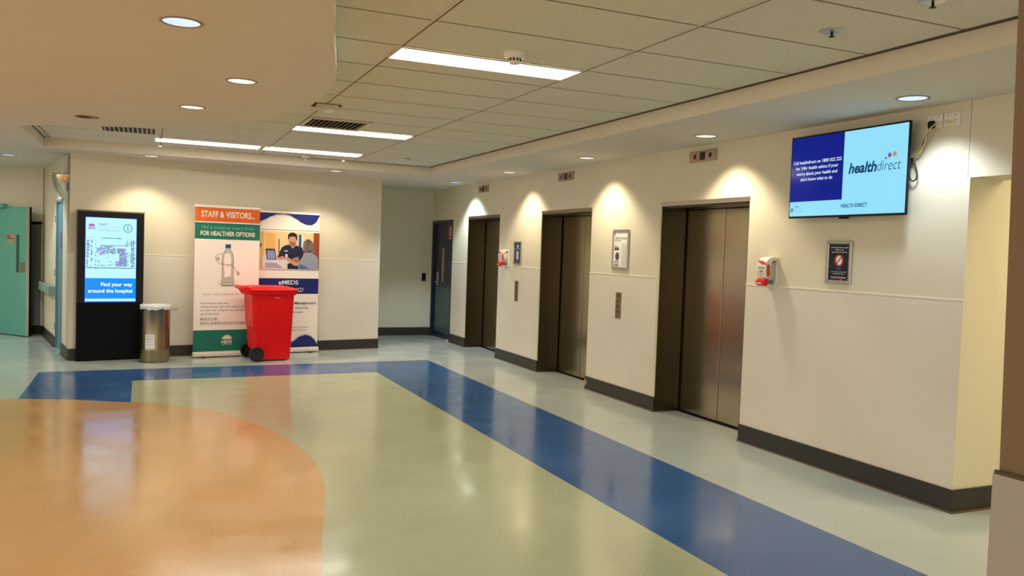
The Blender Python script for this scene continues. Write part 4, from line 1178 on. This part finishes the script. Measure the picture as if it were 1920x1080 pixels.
def sprinkler(x, y, z, label):
    t = thing('sprinkler', label, 'sprinkler', (x, y, z), 0, 'ceiling sprinklers')
    f = MB(); f.lathe([(0.0, -0.006), (0.03, -0.006), (0.055, -0.004), (0.062, 0.0)], M_alu, 28); f.build('escutcheon', t)
    f = MB(); f.lathe([(0.0, -0.03), (0.016, -0.03), (0.016, -0.028), (0.006, -0.024), (0.006, -0.006), (0.0, -0.006)], mat('sprinkler_dark', (60, 44, 44), 0.4, 0.5), 14); f.build('head', t)
sprinkler(3.128, 3.239, HT - 0.001, 'round metal sprinkler in the ceiling tile above the television')
sprinkler(3.137, 2.66, HT - 0.001, 'round ceiling fitting cut by the top edge of the picture')
for x, y, label in ((0.123, 11.20, 'tiny bright ceiling stud by the far ceiling edge, above the kiosk side'), (2.411, 11.30, 'tiny bright ceiling stud by the far ceiling edge, above the banners side')):
    t = thing('ceiling_stud_light', label, 'small light', (x, y, HT - 0.002), 0, 'small ceiling stud lights')
    f = MB(); f.lathe([(0, -0.018), (0.014, -0.014), (0.02, 0.0)], glow((255, 244, 214), 1.0, 'stud_glow'), 16); f.build('lens', t)
    f = MB(); f.lathe([(0.018, -0.004), (0.032, -0.003), (0.034, 0.0)], M_offwhite, 18); f.build('collar', t)
t = thing('ceiling_disc', 'small flat disc on the tile near the far right ceiling corner', 'ceiling disc', (3.07, 10.47, HT - 0.001))
f = MB(); f.lathe([(0, -0.006), (0.035, -0.006), (0.045, 0.0)], mat('disc_tan', (150, 134, 104), 0.5), 20); f.build('disc', t)
t = thing('ceiling_beacon', 'off white box fitting on the tile ceiling by the soffit edge', 'ceiling fitting', (1.345, 7.02, HT))
f = MB(); f.box(-0.11, 0.11, -0.09, 0.09, -0.006, -0.001, M_blackmatt); f.build('dark_recess', t)
f = MB(); f.box(-0.095, 0.085, -0.105, -0.02, -0.05, -0.004, M_offwhite); f.build('housing', t, bevel=0.006)
f = MB(); f.lathe([(0, -0.064), (0.04, -0.062), (0.055, -0.05), (0.055, -0.045)], M_white, 20, Matrix.Translation((0.01, -0.06, 0))); f.build('lens', t)

# ---------------------------------------------------------------- added fill lights out of the picture, world, camera
def area(name, loc, sx, sy, power, color, rot=(0, 0, 0)):
    ld = bpy.data.lights.new(name, 'AREA')
    ld.shape = 'RECTANGLE'; ld.size = sx; ld.size_y = sy; ld.energy = power; ld.color = color
    o = bpy.data.objects.new(name, ld); COL.objects.link(o); o.location = loc; o.rotation_euler = rot
    return o
WARM = (1.0, 0.94, 0.80)
area('lobby_fill', (1.915, 0.65, 2.71), 1.17, 0.28, 14.5, (1.0, 0.95, 0.84))  # unseen fill light, added overhead near the camera
area('passage_fill', (5.9, 2.55, 2.55), 1.2, 0.5, 30, (1.0, 0.82, 0.50))  # unseen warm fill, added to brighten the passage reveal
area('lobby_fill', (-3.2, 2.0, 2.55), 3.0, 3.0, 70, WARM)  # this and the next two: unseen fills added left of and behind the view
area('lobby_fill', (-3.8, 8.5, 2.55), 2.4, 2.4, 40, WARM)
area('lobby_fill', (2.0, -3.2, 2.5), 3.0, 2.0, 60, WARM)
area('corridor_fill', (-3.2, 13.6, 2.55), 1.0, 1.0, 24, (1.0, 0.93, 0.78))  # unseen fill, added to brighten the corridor and teal door
wd = bpy.data.worlds.new('lobby_world')
S.world = wd
wd.use_nodes = True
bg = wd.node_tree.nodes['Background']
bg.inputs['Color'].default_value = (1.0, 0.95, 0.82, 1)
bg.inputs['Strength'].default_value = 1.35

cy, sy = math.cos(YAW), math.sin(YAW)
fw = Vector((sy, cy, 0)); rt = Vector((cy, -sy, 0)); up = Vector((0, 0, 1))
cp, sp = math.cos(PITCH), math.sin(PITCH)
f2 = fw * cp - up * sp; u2 = up * cp + fw * sp
c, s = math.cos(ROLL), math.sin(ROLL)
r3 = rt * c + u2 * s; u3 = u2 * c - rt * s
cam = bpy.data.cameras.new('camera')
cam.sensor_width = 36.0
cam.sensor_fit = 'HORIZONTAL'
cam.lens = F_PX / 1920 * 36.0
cam.clip_start = 0.05
co = bpy.data.objects.new('camera', cam)
COL.objects.link(co)
Mx = Matrix((( r3.x, u3.x, -f2.x, 0), (r3.y, u3.y, -f2.y, 0), (r3.z, u3.z, -f2.z, CAM_H), (0, 0, 0, 1)))
co.matrix_world = Mx
S.camera = co

S.view_settings.view_transform = 'Standard'
S.view_settings.look = 'None'
S.view_settings.exposure = 0.27
S.view_settings.gamma = 1.0
S.cycles.use_denoising = True
S.cycles.max_bounces = 8
S.cycles.diffuse_bounces = 5
S.cycles.glossy_bounces = 4
S.cycles.sample_clamp_indirect = 6.0
S.cycles.caustics_reflective = False
S.cycles.caustics_refractive = False
S.cycles.use_adaptive_sampling = True
